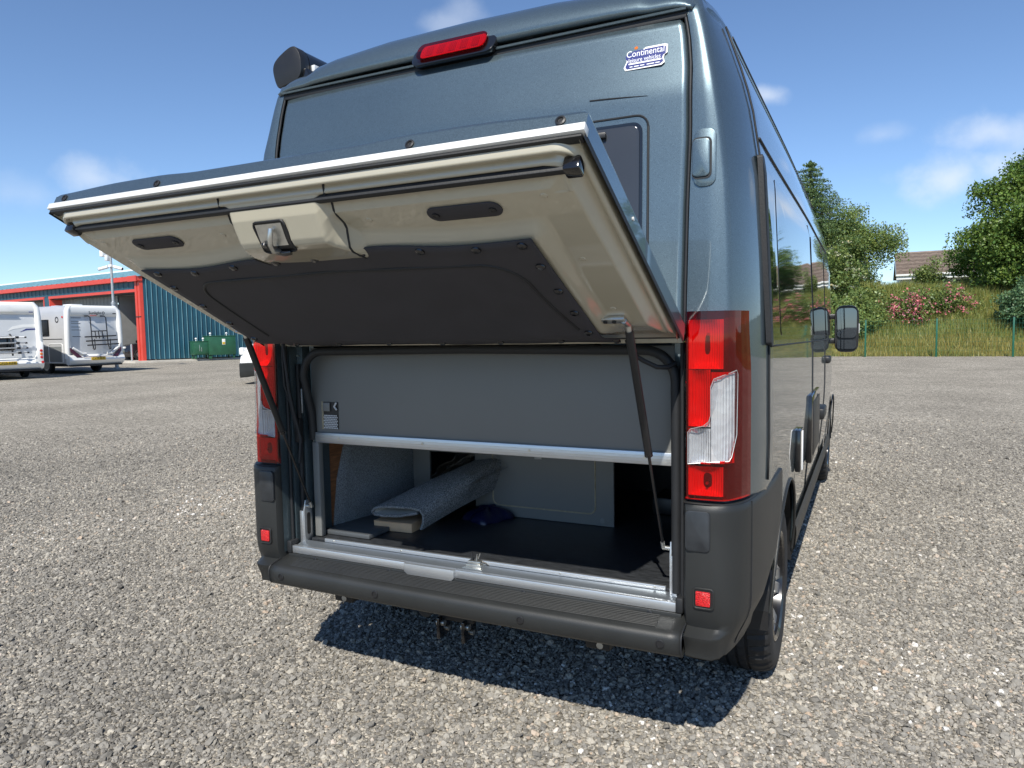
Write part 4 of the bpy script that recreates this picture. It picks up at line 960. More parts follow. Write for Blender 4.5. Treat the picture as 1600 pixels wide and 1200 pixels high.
# ------------------------------------------------------------------ cargo in the locker (things of their own)
roll = thing('rolled_carpet', 'folded grey carpet mat lying slantwise in the open rear locker', 'carpet', (-.46, .32, .63))
RO = Vector((-.46, .32, .63))
def carpet_pt(q, l, inset):
    """q round the folded section, l along its length"""
    sec = [(.108, -.048), (.120, -.020), (.122, .015), (.105, .040), (.06, .046), (.0, .046), (-.07, .044), (-.115, .034), (-.132, .016), (-.118, -.002), (-.07, -.006), (.0, -.002), (.06, .010), (.088, .016)]
    n = len(sec); f = q*(n-1); i = min(n-2, int(f)); k = f-i
    x = sec[i][0]*(1-k)+sec[i+1][0]*k; z = sec[i][1]*(1-k)+sec[i+1][1]*k
    tx, tz = sec[i+1][0]-sec[i][0], sec[i+1][1]-sec[i][1]; ln = math.hypot(tx, tz); nx, nz = tz/ln, -tx/ln
    x += nx*inset; z += nz*inset
    sq = 1-.12*l; tw = R(-24)*l
    X = x*sq*math.cos(tw)-z*math.sin(tw)*1.4; Z = x*sq*math.sin(tw)*-.4+z*(1+.75*l)
    cx = -.455+.20*l; cy = .31+.46*l; cz = .648+.125*l+.01*math.sin(3*l)
    return Vector((cx+X, cy+.10*X, cz+Z))-RO
qs = lin(0, 1, 54); ls = lin(0, 1, 24)
ro = grid('pile', lambda q, l: carpet_pt(q, l, .0), qs, ls, 'felt_roll', roll, True, 60)
grid('backing', lambda q, l: carpet_pt(q, l, -.010), qs, ls, 'felt_back', roll, True, 60, flip=True)
tubeV = [carpet_pt(q, 0, -.005) for q in lin(0, 1, 60)]
tube('bound_edge', tubeV, .0065, 'felt_roll', roll, 8)
cb = thing('cardboard_box', 'flat brown cardboard box under the folded carpet mat', 'box', (-.49, .38, .583))
mz = Matrix.Rotation(R(4), 4, 'Z')
box('box_body', -.092, .092, -.075, .075, 0, .037, 'card', cb, .002, 2, mz)
box('box_lid', -.0935, .0935, -.0765, .0765, .0375, .0405, 'card', cb, .0012, 1, mz)
bagp = thing('plastic_wrap', 'crumpled clear plastic wrap over the far end of the carpet mat', 'plastic wrap', (-.32, .66, .80))
def wrap_fn(u, v):
    a = 2*math.pi*u; r = .085+.018*math.sin(5*a+v*4)+.010*math.sin(11*a-v*9)
    return Vector((.02+r*1.15*math.cos(a)+.05*v+.004*math.sin(31*a+9*v), -.16+.26*v, -.03+.085*v+r*.72*math.sin(a)))
grid('film', wrap_fn, lin(0, 1, 70), lin(0, 1, 16), 'film', bagp, False)
bb = thing('blue_bag', 'dark blue plastic bag on the locker floor behind the carpet mat', 'bag', (-.215, .665, .583))
def bag_fn(u, v):
    a = 2*math.pi*u; ph = math.pi*v*.5; r = 1+.12*math.sin(4*a+2*v)+.06*math.sin(9*a)
    return Vector((.10*math.cos(a)*math.cos(ph)*r, .12*math.sin(a)*math.cos(ph)*r, 0.048*math.sin(ph)*r))
grid('bag_body', bag_fn, lin(0, 1, 40), lin(0, 1, 14), 'blue_bag', bb, True, 80)

# ------------------------------------------------------------------ industrial building on the left
P0 = Vector((-36.35, 26.1, 0)); FA = Vector((-.99, .13, 0)).normalized(); FB = Vector((.40, .917, 0)).normalized(); FO = Vector((FA.y, -FA.x, 0))*1
FO = -FB                                       # towards the yard
bld = thing('industrial_building', 'long teal clad workshop building with red trim and grey shutter doors', 'building', P0)
def BP(t, q, z): return FA*t+FB*q+Vector((0, 0, z))     # t along the front, q into the building
def bbox(name, t0, t1, q0, q1, z0, z1, mat, parent=bld):
    V = [BP(t, q, z) for t in (t0, t1) for q in (q0, q1) for z in (z0, z1)]
    return obj(name, V, [(0, 1, 3, 2), (4, 6, 7, 5), (0, 4, 5, 1), (2, 3, 7, 6), (0, 2, 6, 4), (1, 5, 7, 3)], mat, parent)
def ribbed(name, t0, t1, q, z0, z1, pitch, depth, mat, along='t', parent=bld, duty=.25):
    """profiled sheet: flat pans with raised trapezoid ribs"""
    n = max(1, int(abs(t1-t0)/pitch)); st = (t1-t0)/n; prof_ = []
    for i in range(n):
        a = t0+i*st; prof_ += [(a, 0), (a+st*(1-duty), 0), (a+st*(1-duty*.75), depth), (a+st*(1-duty*.25), depth)]
    prof_.append((t1, 0)); V = []; F = []
    for (a, d) in prof_:
        for z in (z0, z1): V.append(BP(a, q-d, z) if along == 't' else BP(q-d, a, z))
    for i in range(len(prof_)-1): F.append((2*i, 2*i+2, 2*i+3, 2*i+1))
    return obj(name, V, F, mat, parent)
BAYS = [(.55, 11.0), (11.9, 19.0), (19.9, 27.0), (27.9, 35.0)]
EAVE = 4.72; LINT = 4.10
ribbed('front_cladding', .4, 36, -.02, LINT+.12, EAVE, .55, .04, 'teal', duty=.3)
ribbed('side_cladding', -.05, 16, -.03, .15, EAVE+.1, .27, .035, 'teal', 'q', duty=.22)
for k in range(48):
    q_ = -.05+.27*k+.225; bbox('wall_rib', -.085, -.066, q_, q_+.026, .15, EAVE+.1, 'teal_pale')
for k, (a, b) in enumerate(BAYS):
    fr = bbox('door_lintel', a-.12, b+.12, -.10, .05, LINT-.02, LINT+.14, 'signal_red')
    bbox('door_reveal', b, b+.10, -.08, .75, 0, LINT, 'signal_red', fr)
    bbox('door_reveal', a-.10, a, -.08, .75, 0, LINT, 'signal_red', fr)
    a2 = 4.1 if k == 0 else a
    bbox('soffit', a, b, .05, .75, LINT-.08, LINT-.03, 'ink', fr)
    sd = ribbed('shutter_door', a2, b, .66, 0, LINT-.08, .42, .05, 'shutter', duty=.3)
    if k == 0:      # the bay with the car is set deep into the building
        ribbed('bay_back', a, a2, 4.75, 0, LINT-.08, .42, .05, 'shutter', duty=.3)
        bbox('bay_side', a2, a2+.1, .75, 5.2, 0, LINT, 'shutter'); bbox('bay_side', a-.3, a-.2, .75, 5.2, 0, LINT, 'shutter'); bbox('bay_soffit', a, a2, .76, 5.2, LINT-.08, LINT, 'shutter')
    for z in (.9, 1.8, 2.7): bbox('shutter_joint', a2, b, .60, .63, z, z+.02, 'ink', sd)
    bbox('pier', b+.12, b+.78, -.06, .3, 0, LINT+.1, 'teal')
bbox('corner_post', -.05, .16, -.16, .02, 0, EAVE+.02, 'signal_red'); bbox('corner_post', .27, .47, -.16, .02, 0, EAVE+.02, 'signal_red')
bbox('corner_infill', .16, .27, -.10, .0, 0, EAVE, 'signal_red'); bbox('downpipe_bracket', -.06, .48, -.18, -.15, 2.6, 2.66, 'ink')
bbox('eaves_gutter', -.12, 36, -.34, -.02, EAVE-.02, EAVE+.24, 'signal_red'); bbox('gutter_box', -.15, .75, -.38, -.341, EAVE-.06, EAVE+.26, 'signal_red')
# pitched roof: profiled sheet running up to the ridge
V = []; F = []
n = 110
for i in range(n+1):
    t = -.2+36.4*i/n; dz = .05 if i % 2 else 0
    V += [BP(t, -.30, EAVE+.22+dz), BP(t, 5.5, EAVE+1.45+dz)]
for i in range(n): F.append((2*i, 2*i+2, 2*i+3, 2*i+1))
obj('roof', V, F, 'teal_pale', bld)
bbox('ridge_cap', -.25, 36.4, 5.4, 5.8, EAVE+1.45, EAVE+1.59, 'plateshell')
bbox('rear_roof', -.2, 36.2, 5.8, 16, EAVE+.2, EAVE+1.5, 'teal_pale'); bbox('back_wall', 0, 36, 15.5, 16, 0, EAVE, 'teal')
vv = [BP(-.02, q, z) for q, z in ((-.1, EAVE), (16, EAVE), (5.6, EAVE+1.40))]; obj('gable', vv, [(0, 1, 2)], 'teal', bld)
sl_ = obj('apron_slab', [P0+BP(t, q, z) for t in (-.6, 36) for q in (-1.3, 3) for z in (.0, .07)], [(0, 1, 3, 2), (4, 6, 7, 5), (0, 4, 5, 1), (2, 3, 7, 6), (0, 2, 6, 4), (1, 5, 7, 3)], 'concrete'); tag(sl_, kind='structure')
sl_ = obj('side_kerb', [P0+BP(t, q, z) for t in (-1.5, -.602) for q in (-1.3, 16) for z in (.0, .10)], [(0, 1, 3, 2), (4, 6, 7, 5), (0, 4, 5, 1), (2, 3, 7, 6), (0, 2, 6, 4), (1, 5, 7, 3)], 'concrete'); tag(sl_, kind='structure')

# bollard, camera mast
bo = thing('steel_bollard', 'grey steel bollard in front of the parked black car', 'bollard', P0+BP(.35, -.55, .07))
lathe('post', [(.055, 0), (.055, .93), (.045, .97), (.02, .99), (0, .99)], (0, 0, 0), (0, 0, 1), 'galv', bo, 16)
lathe('base_plate', [(.0, .012), (.11, .012), (.11, 0)], (0, 0, 0), (0, 0, 1), 'galv', bo, 12)
mast = thing('camera_mast', 'tall grey steel mast with white security cameras behind the motorhomes', 'mast', (-30.43, 20.12, 0))
lathe('lower_tube', [(.14, 0), (.14, .05), (.085, .06), (.085, 3.05), (.06, 3.15)], (0, 0, 0), (0, 0, 1), 'galv', mast, 16)
lathe('upper_tube', [(.058, 3.1), (.055, 6.2), (0, 6.2)], (0, 0, 0), (0, 0, 1), 'galv', mast, 14)
lathe('collar', [(.10, 3.0), (.10, 3.1)], (0, 0, 0), (0, 0, 1), 'galv', mast, 16)
for sx, a in ((-1, 215), (1, 20)):
    c = tube('security_camera', [Vector((0, 0, 4.78))+Vector((math.cos(R(a)), math.sin(R(a)), -.28))*.14, Vector((0, 0, 4.78))+Vector((math.cos(R(a)), math.sin(R(a)), -.28))*.55], .075, 'white', mast, 10)
    e = Vector((0, 0, 4.78))+Vector((math.cos(R(a)), math.sin(R(a)), -.28))*.57
    tube('camera_eye', [e-Vector((math.cos(R(a)), math.sin(R(a)), -.28))*.03, e], .055, 'ink', c, 10)
box('camera_mount', -.10, .10, -.10, .10, 4.72, 4.84, 'white', mast, .02)
box('junction_box', -.26, -.07, -.14, .06, 5.02, 5.30, 'white2', mast, .02)
box('flood_light', -.52, -.30, -.2, .05, 5.22, 5.52, 'white', mast, .03)

# green oil tanks against the side wall
def oil_tank(t, label, L_, D_, H_, leg, extra):
    o = thing('oil_tank', label, 'tank', P0+BP(-1.4, t, .10), math.atan2(FB.y, FB.x), 'green tanks by the workshop wall')
    b = box('tank_body', 0, L_, -D_/2, D_/2, leg, H_, 'tank', o, .02)
    for x in (.06, L_-.16):
        for y in (-D_/2+.05, D_/2-.15): box('leg', x, x+.10, y, y+.10, 0, leg+.01, 'tank', o, .01)
    box('top_rim', -.02, L_+.02, -D_/2-.02, D_/2+.02, H_+.002, H_+.045, 'tank', o, .01)
    for x in (.25, L_-.35):
        lathe('vent_cap', [(.03, H_+.045), (.03, H_+.15), (.07, H_+.16), (.05, H_+.22), (0, H_+.24)], (x, 0, 0), (0, 0, 1), 'white', o, 10)
    if extra == 'notice':
        nt_ = box('notice', L_*.48, L_*.60, -D_/2-.012, -D_/2-.003, H_*.62, H_*.88, 'plateshell', o, .002)
        box('notice_panel', L_*.49, L_*.59, -D_/2-.016, -D_/2-.0125, H_*.64, H_*.74, 'yellow', nt_, .001)
    else:
        d_ = box('tank_door', .06, L_-.06, -D_/2-.02, -D_/2-.002, leg+.06, H_-.10, 'tank', o, .008)
        tubes('rust_streak', [[(.30, -D_/2-.024, H_-.18), (.31, -D_/2-.024, H_-.55)], [(.42, -D_/2-.024, leg+.2), (.42, -D_/2-.024, leg+.45)]], .006, 'white2', d_, 6)
    return o
oil_tank(1.80, 'smaller stepped green metal tank on legs against the teal wall', 1.0, .8, 1.02, .25, 'door')
oil_tank(2.62, 'larger square green metal tank with a white notice by the teal wall', 1.55, 1.1, 1.32, .22, 'notice')

# black car parked in the first bay, nose out
def hull(name, secs, mat, parent, auto=40, close=True):
    """loft of closed cross sections [(list of points)...]"""
    n = len(secs[0]); V = [p for s_ in secs for p in s_]; F = []
    for i in range(len(secs)-1):
        for k in range(n): F.append((i*n+k, i*n+(k+1) % n, (i+1)*n+(k+1) % n, (i+1)*n+k))
    if close: F.append(tuple(reversed(range(n)))); F.append(tuple((len(secs)-1)*n+k for k in range(n)))
    o = obj(name, V, F, mat, parent, True, auto); bm = bmesh.new(); bm.from_mesh(o.data); bmesh.ops.recalc_face_normals(bm, faces=bm.faces); bm.to_mesh(o.data); bm.free()
    o.data.polygons.foreach_set('use_smooth', [True]*len(o.data.polygons)); return o
def carsec(y, hw, zb, zt, tw, r=.10):
    """rounded box section across x at y"""
    P = []
    for x, z in ((-hw+r*.5, zb), (hw-r*.5, zb), (hw, zb+r), (hw, zb+(zt-zb)*.55), (tw+.02, zt-r*.5), (tw-r, zt), (-tw+r, zt), (-tw-.02, zt-r*.5), (-hw, zb+(zt-zb)*.55), (-hw, zb+r)): P.append((x, y, z))
    return P
def car(name, label, cat, loc, rz, paint, tall=False, group=None):
    o = thing(name, label, cat, loc, rz, group)
    if tall:   # panel van: short nose, high body
        hull('body', [carsec(y, hw, zb, zt, tw) for y, hw, zb, zt, tw in ((0, .62, .42, .75, .5), (.05, .80, .30, 1.02, .62), (.30, .90, .27, 1.16, .74), (.85, .93, .27, 1.32, .80), (1.5, .94, .27, 1.36, .84), (4.6, .94, .27, 1.40, .86), (4.85, .92, .30, 1.38, .84))], paint, o)
        hull('cabin', [carsec(y, hw, zb, zt, tw, .12) for y, hw, zb, zt, tw in ((.85, .80, 1.28, 1.34, .70), (1.6, .90, 1.30, 1.95, .72), (2.1, .93, 1.32, 2.15, .78), (4.5, .93, 1.34, 2.18, .80), (4.8, .92, 1.34, 2.10, .78))], paint, o)
        hull('windscreen', [carsec(y, hw, zb, zt, tw, .06) for y, hw, zb, zt, tw in ((.82, .74, 1.30, 1.37, .66), (1.56, .78, 1.80, 1.97, .70))], 'glass', o)
        hull('front_bumper', [carsec(y, hw, zb, zt, tw, .08) for y, hw, zb, zt, tw in ((-.05, .62, .26, .60, .6), (.04, .86, .20, .64, .84), (.30, .935, .22, .66, .93), (.50, .945, .26, .66, .94))], 'bumper', o)
        ws = ((.92, .92), (.92, 3.9)); wr = .33
    else:
        hull('body', [carsec(y, hw, zb, zt, tw) for y, hw, zb, zt, tw in ((0, .62, .32, .72, .55), (.06, .82, .22, .88, .70), (.5, .90, .20, .98, .80), (1.15, .92, .20, 1.06, .84), (3.4, .92, .20, 1.10, .84), (4.2, .90, .22, 1.08, .80), (4.35, .84, .30, 1.0, .74))], paint, o)
        hull('cabin', [carsec(y, hw, zb, zt, tw, .14) for y, hw, zb, zt, tw in ((1.05, .80, 1.02, 1.08, .72), (1.8, .82, 1.05, 1.58, .62), (2.6, .83, 1.08, 1.66, .64), (3.5, .82, 1.08, 1.60, .62), (4.2, .78, 1.05, 1.12, .68))], 'glass', o)
        hull('roof', [carsec(y, hw, zb, zt, tw, .06) for y, hw, zb, zt, tw in ((1.85, .60, 1.58, 1.63, .54), (2.6, .64, 1.64, 1.70, .58), (3.5, .60, 1.58, 1.64, .54))], paint, o)
        hull('front_grille', [carsec(y, hw, zb, zt, tw, .04) for y, hw, zb, zt, tw in ((-.02, .45, .50, .66, .42), (.06, .48, .48, .68, .45))], 'black', o)
        ws = ((.90, .88), (.90, 3.55)); wr = .33
    for s_ in (-1, 1):
        for hx, y in ws:
            wl = lathe('wheel', [(.0, .10), (.20, .10), (.21, .085), (wr-.03, .11), (wr, .08), (wr, -.08), (wr-.04, -.1)], (s_*(hx-.09), y, wr), (s_, 0, 0), 'tyre', o, 32)
            lathe('rim', [(0, .115), (.10, .108), (.195, .112), (.20, .09)], (s_*(hx-.09), y, wr), (s_, 0, 0), 'rim_cut', wl, 24)
            lathe('wheel_arch', [(wr+.05, -.02), (wr+.06, .012), (wr+.01, .012)], (s_*(hx+.012), y, wr+.02), (s_, 0, 0), 'black', o, 32)
        box('headlight', *sorted((s_*.55, s_*.80)), .02, .16, (.70 if not tall else .86), (.82 if not tall else 1.08), 'plateshell', o, .04)
        mr_ = box('door_mirror', *sorted((s_*.93, s_*1.13)), 1.25, 1.37, 1.02 if not tall else 1.28, 1.2 if not tall else 1.52, 'black', o, .05)
    npl = box('number_plate', -.26, .26, -.075, -.055, .40, .51, 'plateshell', o, .004)
    return o
FANG = math.atan2(FB.y, FB.x)-math.pi/2
car('parked_car', 'black car parked nose out inside the first workshop bay', 'car', P0+BP(2.95, .10, .08), FANG, 'car_black')
car('white_van', 'white van with dark bumper whose nose shows behind the left tail light', 'van', (-15.52, 13.93, 0), R(-63.8), 'white', True)

# ------------------------------------------------------------------ motorhomes
def motorhome(name, label, loc, rz, style):
    """local frame: rear face on y=0 looking to -y, x across, body towards +y"""
    o = thing(name, label, 'motorhome', loc, rz, 'motorhomes parked in the yard')
    Wd, Ht, Ln = 2.30, 2.78, 6.6
    hw = Wd/2
    # main body with rounded roof edges
    sec = [(-hw, .42), (hw, .42), (hw, 2.50), (hw-.04, 2.64), (hw-.14, 2.74), (hw-.30, Ht), (-hw+.30, Ht), (-hw+.14, 2.74), (-hw+.04, 2.64), (-hw, 2.50)]
    hull('body', [[(x, y, z) for x, z in sec] for y in (.12, Ln)], 'silver' if style == 1 else 'white', o, 30)
    # rear moulding: recessed field framed by rounded white uprights and a deep top cap
    for s_ in (-1, 1):
        tube('corner_moulding', [(s_*(hw-.06), .10, .62), (s_*(hw-.05), .05, 1.4), (s_*(hw-.07), .04, 2.2), (s_*(hw-.10), .06, 2.56), (s_*(hw-.22), .12, 2.72)], .105, 'white', o, 14)
    tc_ = grid('top_cap', lambda x, k: Vector((x, [.10, .03, .00, -.005, .02, .06][k], [2.78, 2.74, 2.66, 2.50, 2.36, 2.33][k])), lin(-hw+.16, hw-.16, 12), list(range(6)), 'white', o, True, 60, flip=True)
    rp = box('rear_panel', -hw+.13, hw-.13, .07, .13, .70, 2.345, 'white2', o, .004)
    # bumper skirt
    hull('skirt', [[(x, y, z) for y, z in ((-.12, .46), (-.16, .56), (-.10, .72), (.05, .78), (.12, .78), (.12, .40), (.0, .36))] for x in (-hw, hw)], 'white', o, 40)
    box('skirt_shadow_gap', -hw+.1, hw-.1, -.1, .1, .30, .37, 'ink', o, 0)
    pl = box('number_plate', -.30, .30, -.172, -.160, .535, .66, 'yellow', o, .003)
    pm_ = basis((0, -.1745, .598), (1, 0, 0), (0, 0, 1), (0, -1, 0))
    text_obj('plate_lettering', 'CX71 BLK' if style == 1 else 'CP25 FZB', .13, pm_, 'ink', pl, .001, .52)
    for s_ in (-1, 1):
        for y in (1.7, 5.4):
            wl = lathe('wheel', [(0, .08), (.21, .09), (.24, .07), (.31, .10), (.34, .07), (.34, -.08), (.30, -.1)], (s_*(hw-.16), y, .34), (s_, 0, 0), 'tyre', o, 28)
            lathe('rim', [(0, .10), (.12, .085), (.22, .10), (.22, .08)], (s_*(hw-.16), y, .34), (s_, 0, 0), 'galv', wl, 20)
    box('underbody', -hw+.15, hw-.15, .3, Ln, .30, .42, 'ink', o, 0)
    # cab nose
    hull('cab', [carsec(y, h_, .32, zt, tw, .15) for y, h_, zt, tw in ((Ln-.05, .98, 2.2, .85), (Ln+.5, .98, 1.85, .75), (Ln+1.0, .95, 1.2, .75), (Ln+1.35, .85, .95, .65))], 'white', o)
    # side stripe, window, locker on the left flank
    x = -hw-.004
    wn = box('side_window', x-.022, x, 1.25, 2.15, 1.60, 2.18, 'glass', o, .03) if style == 1 else box('side_window', x-.022, x, 1.6, 2.6, 1.5, 2.1, 'glass', o, .03)
    box('window_frame', x-.012, x-.001, 1.21, 2.19, 1.56, 2.22, 'ink', o, .03)
    box('stripe', x-.004, x-.001, .3, Ln-.2, 1.405, 1.435, 'ink', o, 0)
    dk = box('dark_panel', x-.006, x-.001, .42, 2.2, .50, 1.12, 'grey', o, 0)
    tubes('locker_outline', [[(x-.006, a, b) for a, b in rrect(.30, 1.30, .46, 1.22, .08, 4)+[rrect(.30, 1.30, .46, 1.22, .08, 4)[0]]]], .016, 'white', o, 6)
    emb = lathe('emblem', [(.075, 0), (.10, .006), (.125, 0)], (x, .62, 2.20), (-1, 0, 0), 'ink', o, 20)
    for (a, b) in ((.22, 2.30),): lathe('side_marker', [(.05, 0), (.04, .015), (0, .018)], (x, a, b), (-1, 0, 0), 'reflex', o, 14)
    box('roof_vent', -.4, .1, .9, 1.5, Ht+.001, Ht+.08, 'white', o, .03); box('roof_vent', .2, .7, 3, 3.5, Ht+.001, Ht+.10, 'white', o, .03)
    tm = lambda a, b, d=-.0: basis((a, d, b), (1, 0, 0), (0, 0, 1), (0, -1, 0))
    if style == 1:
        text_obj('lettering', 'Sunlight', .17, tm(.05, 2.475, -.0075), 'ink', o, .002, .52)
        lathe('emblem', [(.035, 0), (.050, .004), (.062, 0)], (.40, -.007, 2.475), (0, -1, 0), 'ink', o, 18)
        for k, (w_, z) in enumerate(((.40, 2.27), (.30, 2.13), (.36, 2.05), (.34, 1.90), (.36, 1.78))):
            box('print_line', -.90, -.90+w_, .064, .069, z-.012, z+.012, 'grey' if k else 'ink', rp, 0)
        box('print_line', -.88, -.55, .064, .069, 1.50, 1.52, 'ink', rp, 0)
        box('clearance_lamp', .80, .94, -.012, .0, 2.44, 2.475, 'ink', o, .004)
        box('high_brake_light', -.14, .12, -.002, .02, 2.352, 2.372, 'reflex', o, .002)
        for s_ in (-1, 1):
            poly_prism('rear_lamp', [(s_*.62, .66), (s_*.86, .66), (s_*1.05, .90), (s_*1.06, 1.06), (s_*1.0, 1.0)], lambda a, b, c: Vector((a, -.13+.05*(b-.66)*3+c, b)), .05, 'maroon', o)
            tube('upper_shoulder', [(s_*.45, -.06, .80), (s_*.62, -.08, .80), (s_*.95, -.02, 1.05)], .06, 'white', o, 10)
        box('lamp_band', -.62, .62, -.158, -.148, .665, .69, 'maroon', o, .002)
        # bicycle rack
        rk = bpy.data.objects.new('bicycle_rack', None); col.objects.link(rk); rk.parent = o; rk.empty_display_size = .1
        for s_ in (-.24, .42):
            tube('rack_upright', [(s_-.16, .0, 2.35), (s_-.03, -.06, 2.35), (s_+.02, -.10, 2.28), (s_+.06, -.10, 1.2), (s_+.06, -.16, 1.05), (s_-.02, -.32, 1.0), (s_-.10, -.38, 1.03)], .022, 'ink', rk, 8)
            tube('rack_foot', [(s_+.16, -.10, 1.40), (s_+.17, -.10, .98), (s_+.08, -.14, .96)], .018, 'ink', rk, 8)
        for z, y in ((1.50, -.14), (1.33, -.22), (1.16, -.30)):
            tube('rack_rail', [(-.50, y, z-.01), (.82, y, z+.03)], .026, 'ink', rk, 8)
        tube('rack_crossbar', [(-.20, -.10, 1.72), (.46, -.10, 1.74)], .02, 'ink', rk, 8)
        for xx in (-.05, .09, .25): tube('rack_arm', [(xx, -.10, 1.73), (xx+.02, -.13, 1.42)], .018, 'ink', rk, 8)
    else:
        box('grey_field', -hw+.14, hw-.14, .062, .069, .80, 2.20, 'white2', rp, 0)
        wn = box('rear_window', -.75, .30, .035, .062, 1.05, 1.55, 'glass', o, .03)
        sw = [(.10, 1.72), (.30, 1.80), (.60, 1.86), (1.0, 1.88), (1.0, 1.98), (.60, 1.97), (.28, 1.90)]
        poly_prism('swoosh', sw, lambda a, b, c: Vector((a, .056+c, b)), .005, 'white', rp)
        poly_prism('swoosh', [(.50, 1.70), (.72, 1.77), (1.0, 1.78), (1.0, 1.83), (.70, 1.82)], lambda a, b, c: Vector((a, .055+c, b)), .005, 'navy', rp)
        for s_ in (-1, 1):
            poly_prism('lamp_pillar', [(s_*.84, .60), (s_*1.14, .50), (s_*1.16, 1.32), (s_*1.08, 1.34), (s_*1.00, 1.10)], lambda a, b, c: Vector((a, -.15+c, b)), .20, 'white', o, .02)
            for z, m_ in ((1.02, 'reflex'), (.90, 'orange'), (.78, 'reflex'), (.60, 'reflex')):
                lathe('round_lamp', [(.05, 0), (.045, .012), (0, .016)], (s_*(1.075 if z > .7 else 1.10), -.152, z), (0, -1, 0), m_, o, 16)
        poly_prism('spoiler', [(-.9, 2.42), (.35, 2.42), (.15, 2.66), (-.9, 2.68)], lambda a, b, c: Vector((a, -.06+c, b)), .06, 'white', o, .01)
        box('clearance_lamp', .80, .93, -.015, .0, 2.40, 2.43, 'navy', o, .004)
        text_obj('lettering', 'ROLLER TEAM', .12, tm(-.42, 2.26, .05), 'navy', o, .002, .62)
        rk = bpy.data.objects.new('bicycle_rack', None); col.objects.link(rk); rk.parent = o; rk.empty_display_size = .1
        for s_ in (-.62, .18):
            tube('rack_upright', [(s_, .02, 1.62), (s_, -.10, 1.56), (s_, -.14, 1.3), (s_, -.18, .86)], .03, 'ink' if s_ > 0 else 'galv', rk, 8)
        for z, y in ((1.50, -.12), (1.30, -.20), (1.12, -.27), (.95, -.34)):
            tube('rack_rail', [(-1.0, y, z), (.62, y, z+.02)], .024, 'white' if z > 1.4 else 'galv', rk, 8)
            box('wheel_clip', .30, .40, y-.05, y+.05, z-.03, z+.05, 'ink', rk, .01); box('wheel_clip', .58, .64, y-.04, y+.04, z-.02, z+.04, 'ink', rk, .01)
    return o
motorhome('motorhome', 'silver sided white motorhome with a black bicycle rack on its rear', (-27.42, 17.11, 0), R(87), 1)
motorhome('motorhome', 'white motorhome cut by the left edge with round rear lamps', (-26.15, 12.90, 0), R(75), 2)

# ------------------------------------------------------------------ bank, fence, plants, house on the right
def bank_z(x, y):
    k = ss(33.6, 44.5, y+.35*math.sin(x*.5)+.25*math.sin(x*1.3+1))
    return -.02+3.35*k+.10*math.sin(x*1.1+y*.7)*k+.07*math.sin(x*2.7-y*1.3)*k
bx_ = lin(-45, 70, 116); by_ = lin(33.0, 45, 25)+[48, 55, 70, 100, 160]
bank = grid('grass_bank', lambda x, y: Vector((x, y, bank_z(x, y))), bx_, by_, 'bank', None, True); tag(bank, kind='structure')
def leaves(name, cen, nrm_bias, size, mat, parent, tint=(.75, 1.3), asp=1.6, up=None, seed=0, warm=None):
    """cen: Nx3 centres; each leaf a bent quad with its own tint"""
    rg = np.random.default_rng(seed); cen = np.asarray(cen, float); n = len(cen)
    d = rg.normal(size=(n, 3)); 
    if up is not None: d = d*.55+np.asarray(up)
    d /= np.linalg.norm(d, axis=1, keepdims=True)+1e-9
    q = rg.normal(size=(n, 3)); q = q-(q*d).sum(1, keepdims=True)*d; q /= np.linalg.norm(q, axis=1, keepdims=True)+1e-9
    s = (size*rg.uniform(.6, 1.35, n))[:, None] if np.isscalar(size) else (np.asarray(size)*rg.uniform(.7, 1.3, n))[:, None]
    a = cen-q*s*.5/asp; b = cen+q*s*.5/asp
    nn = np.cross(d, q)
    V = np.stack([cen-d*s*.5, a+nn*s*.10, cen+d*s*.5, b+nn*s*.10], 1).reshape(-1, 3)
    me = bpy.data.meshes.new(name); me.vertices.add(4*n); me.vertices.foreach_set('co', V.ravel())
    me.loops.add(4*n); me.loops.foreach_set('vertex_index', np.arange(4*n, dtype=np.int32)); me.polygons.add(n)
    me.polygons.foreach_set('loop_start', np.arange(0, 4*n, 4, dtype=np.int32)); me.polygons.foreach_set('loop_total', np.full(n, 4, dtype=np.int32)); me.update(); me.validate()
    ca = me.color_attributes.new('tint', 'FLOAT_COLOR', 'CORNER')
    t = rg.uniform(*tint, n); h = rg.normal(0, .09, n)
    c = np.stack([t*(1+h+(0 if warm is None else warm)), t, t*(1-h), np.ones(n)], 1); ca.data.foreach_set('color', np.repeat(c, 4, 0).ravel())
    return link(name, me, mat, parent)
def clumps(rg, n, c, rad, flat=1., shell_=.55):
    """clump centres on and inside an uneven ellipsoid"""
    d = rg.normal(size=(n, 3)); d /= np.linalg.norm(d, axis=1, keepdims=True); r = rg.uniform(shell_, 1, n)[:, None]
    lump = 1+.18*np.sin(d[:, :1]*5+1)+.15*np.sin(d[:, 1:2]*6+2*d[:, 2:3])
    return np.asarray(c)+d*r*lump*np.asarray(rad)
def limbs(name, base, ends, r0, parent, seed):
    rg = random.Random(seed); paths = []
    V = []; F = []; base = Vector(base)
    top = base+Vector((0, 0, max(e[2] for e in ends)*.55-base.z*.0))
    def add(p, r):
        v, f = tube_geo(p, r, 7, True, len(V)); V.extend(v); F.extend(f)
    tp = [base, base+Vector((.05, .02, (top.z-base.z)*.35)), base+Vector((-.04, .05, (top.z-base.z)*.7)), top]
    add(tp, [r0, r0*.8, r0*.6, r0*.35])
    for e in ends:
        k = rg.uniform(.3, .95); st = base.lerp(top, k); e = Vector(e); mid = st.lerp(e, .5)+Vector((rg.uniform(-.3, .3), rg.uniform(-.3, .3), .25))
        add([st, mid, e], [r0*.32*(1.2-k*.6), r0*.18, r0*.05])
    return obj(name, V, F, 'bark', parent, True)
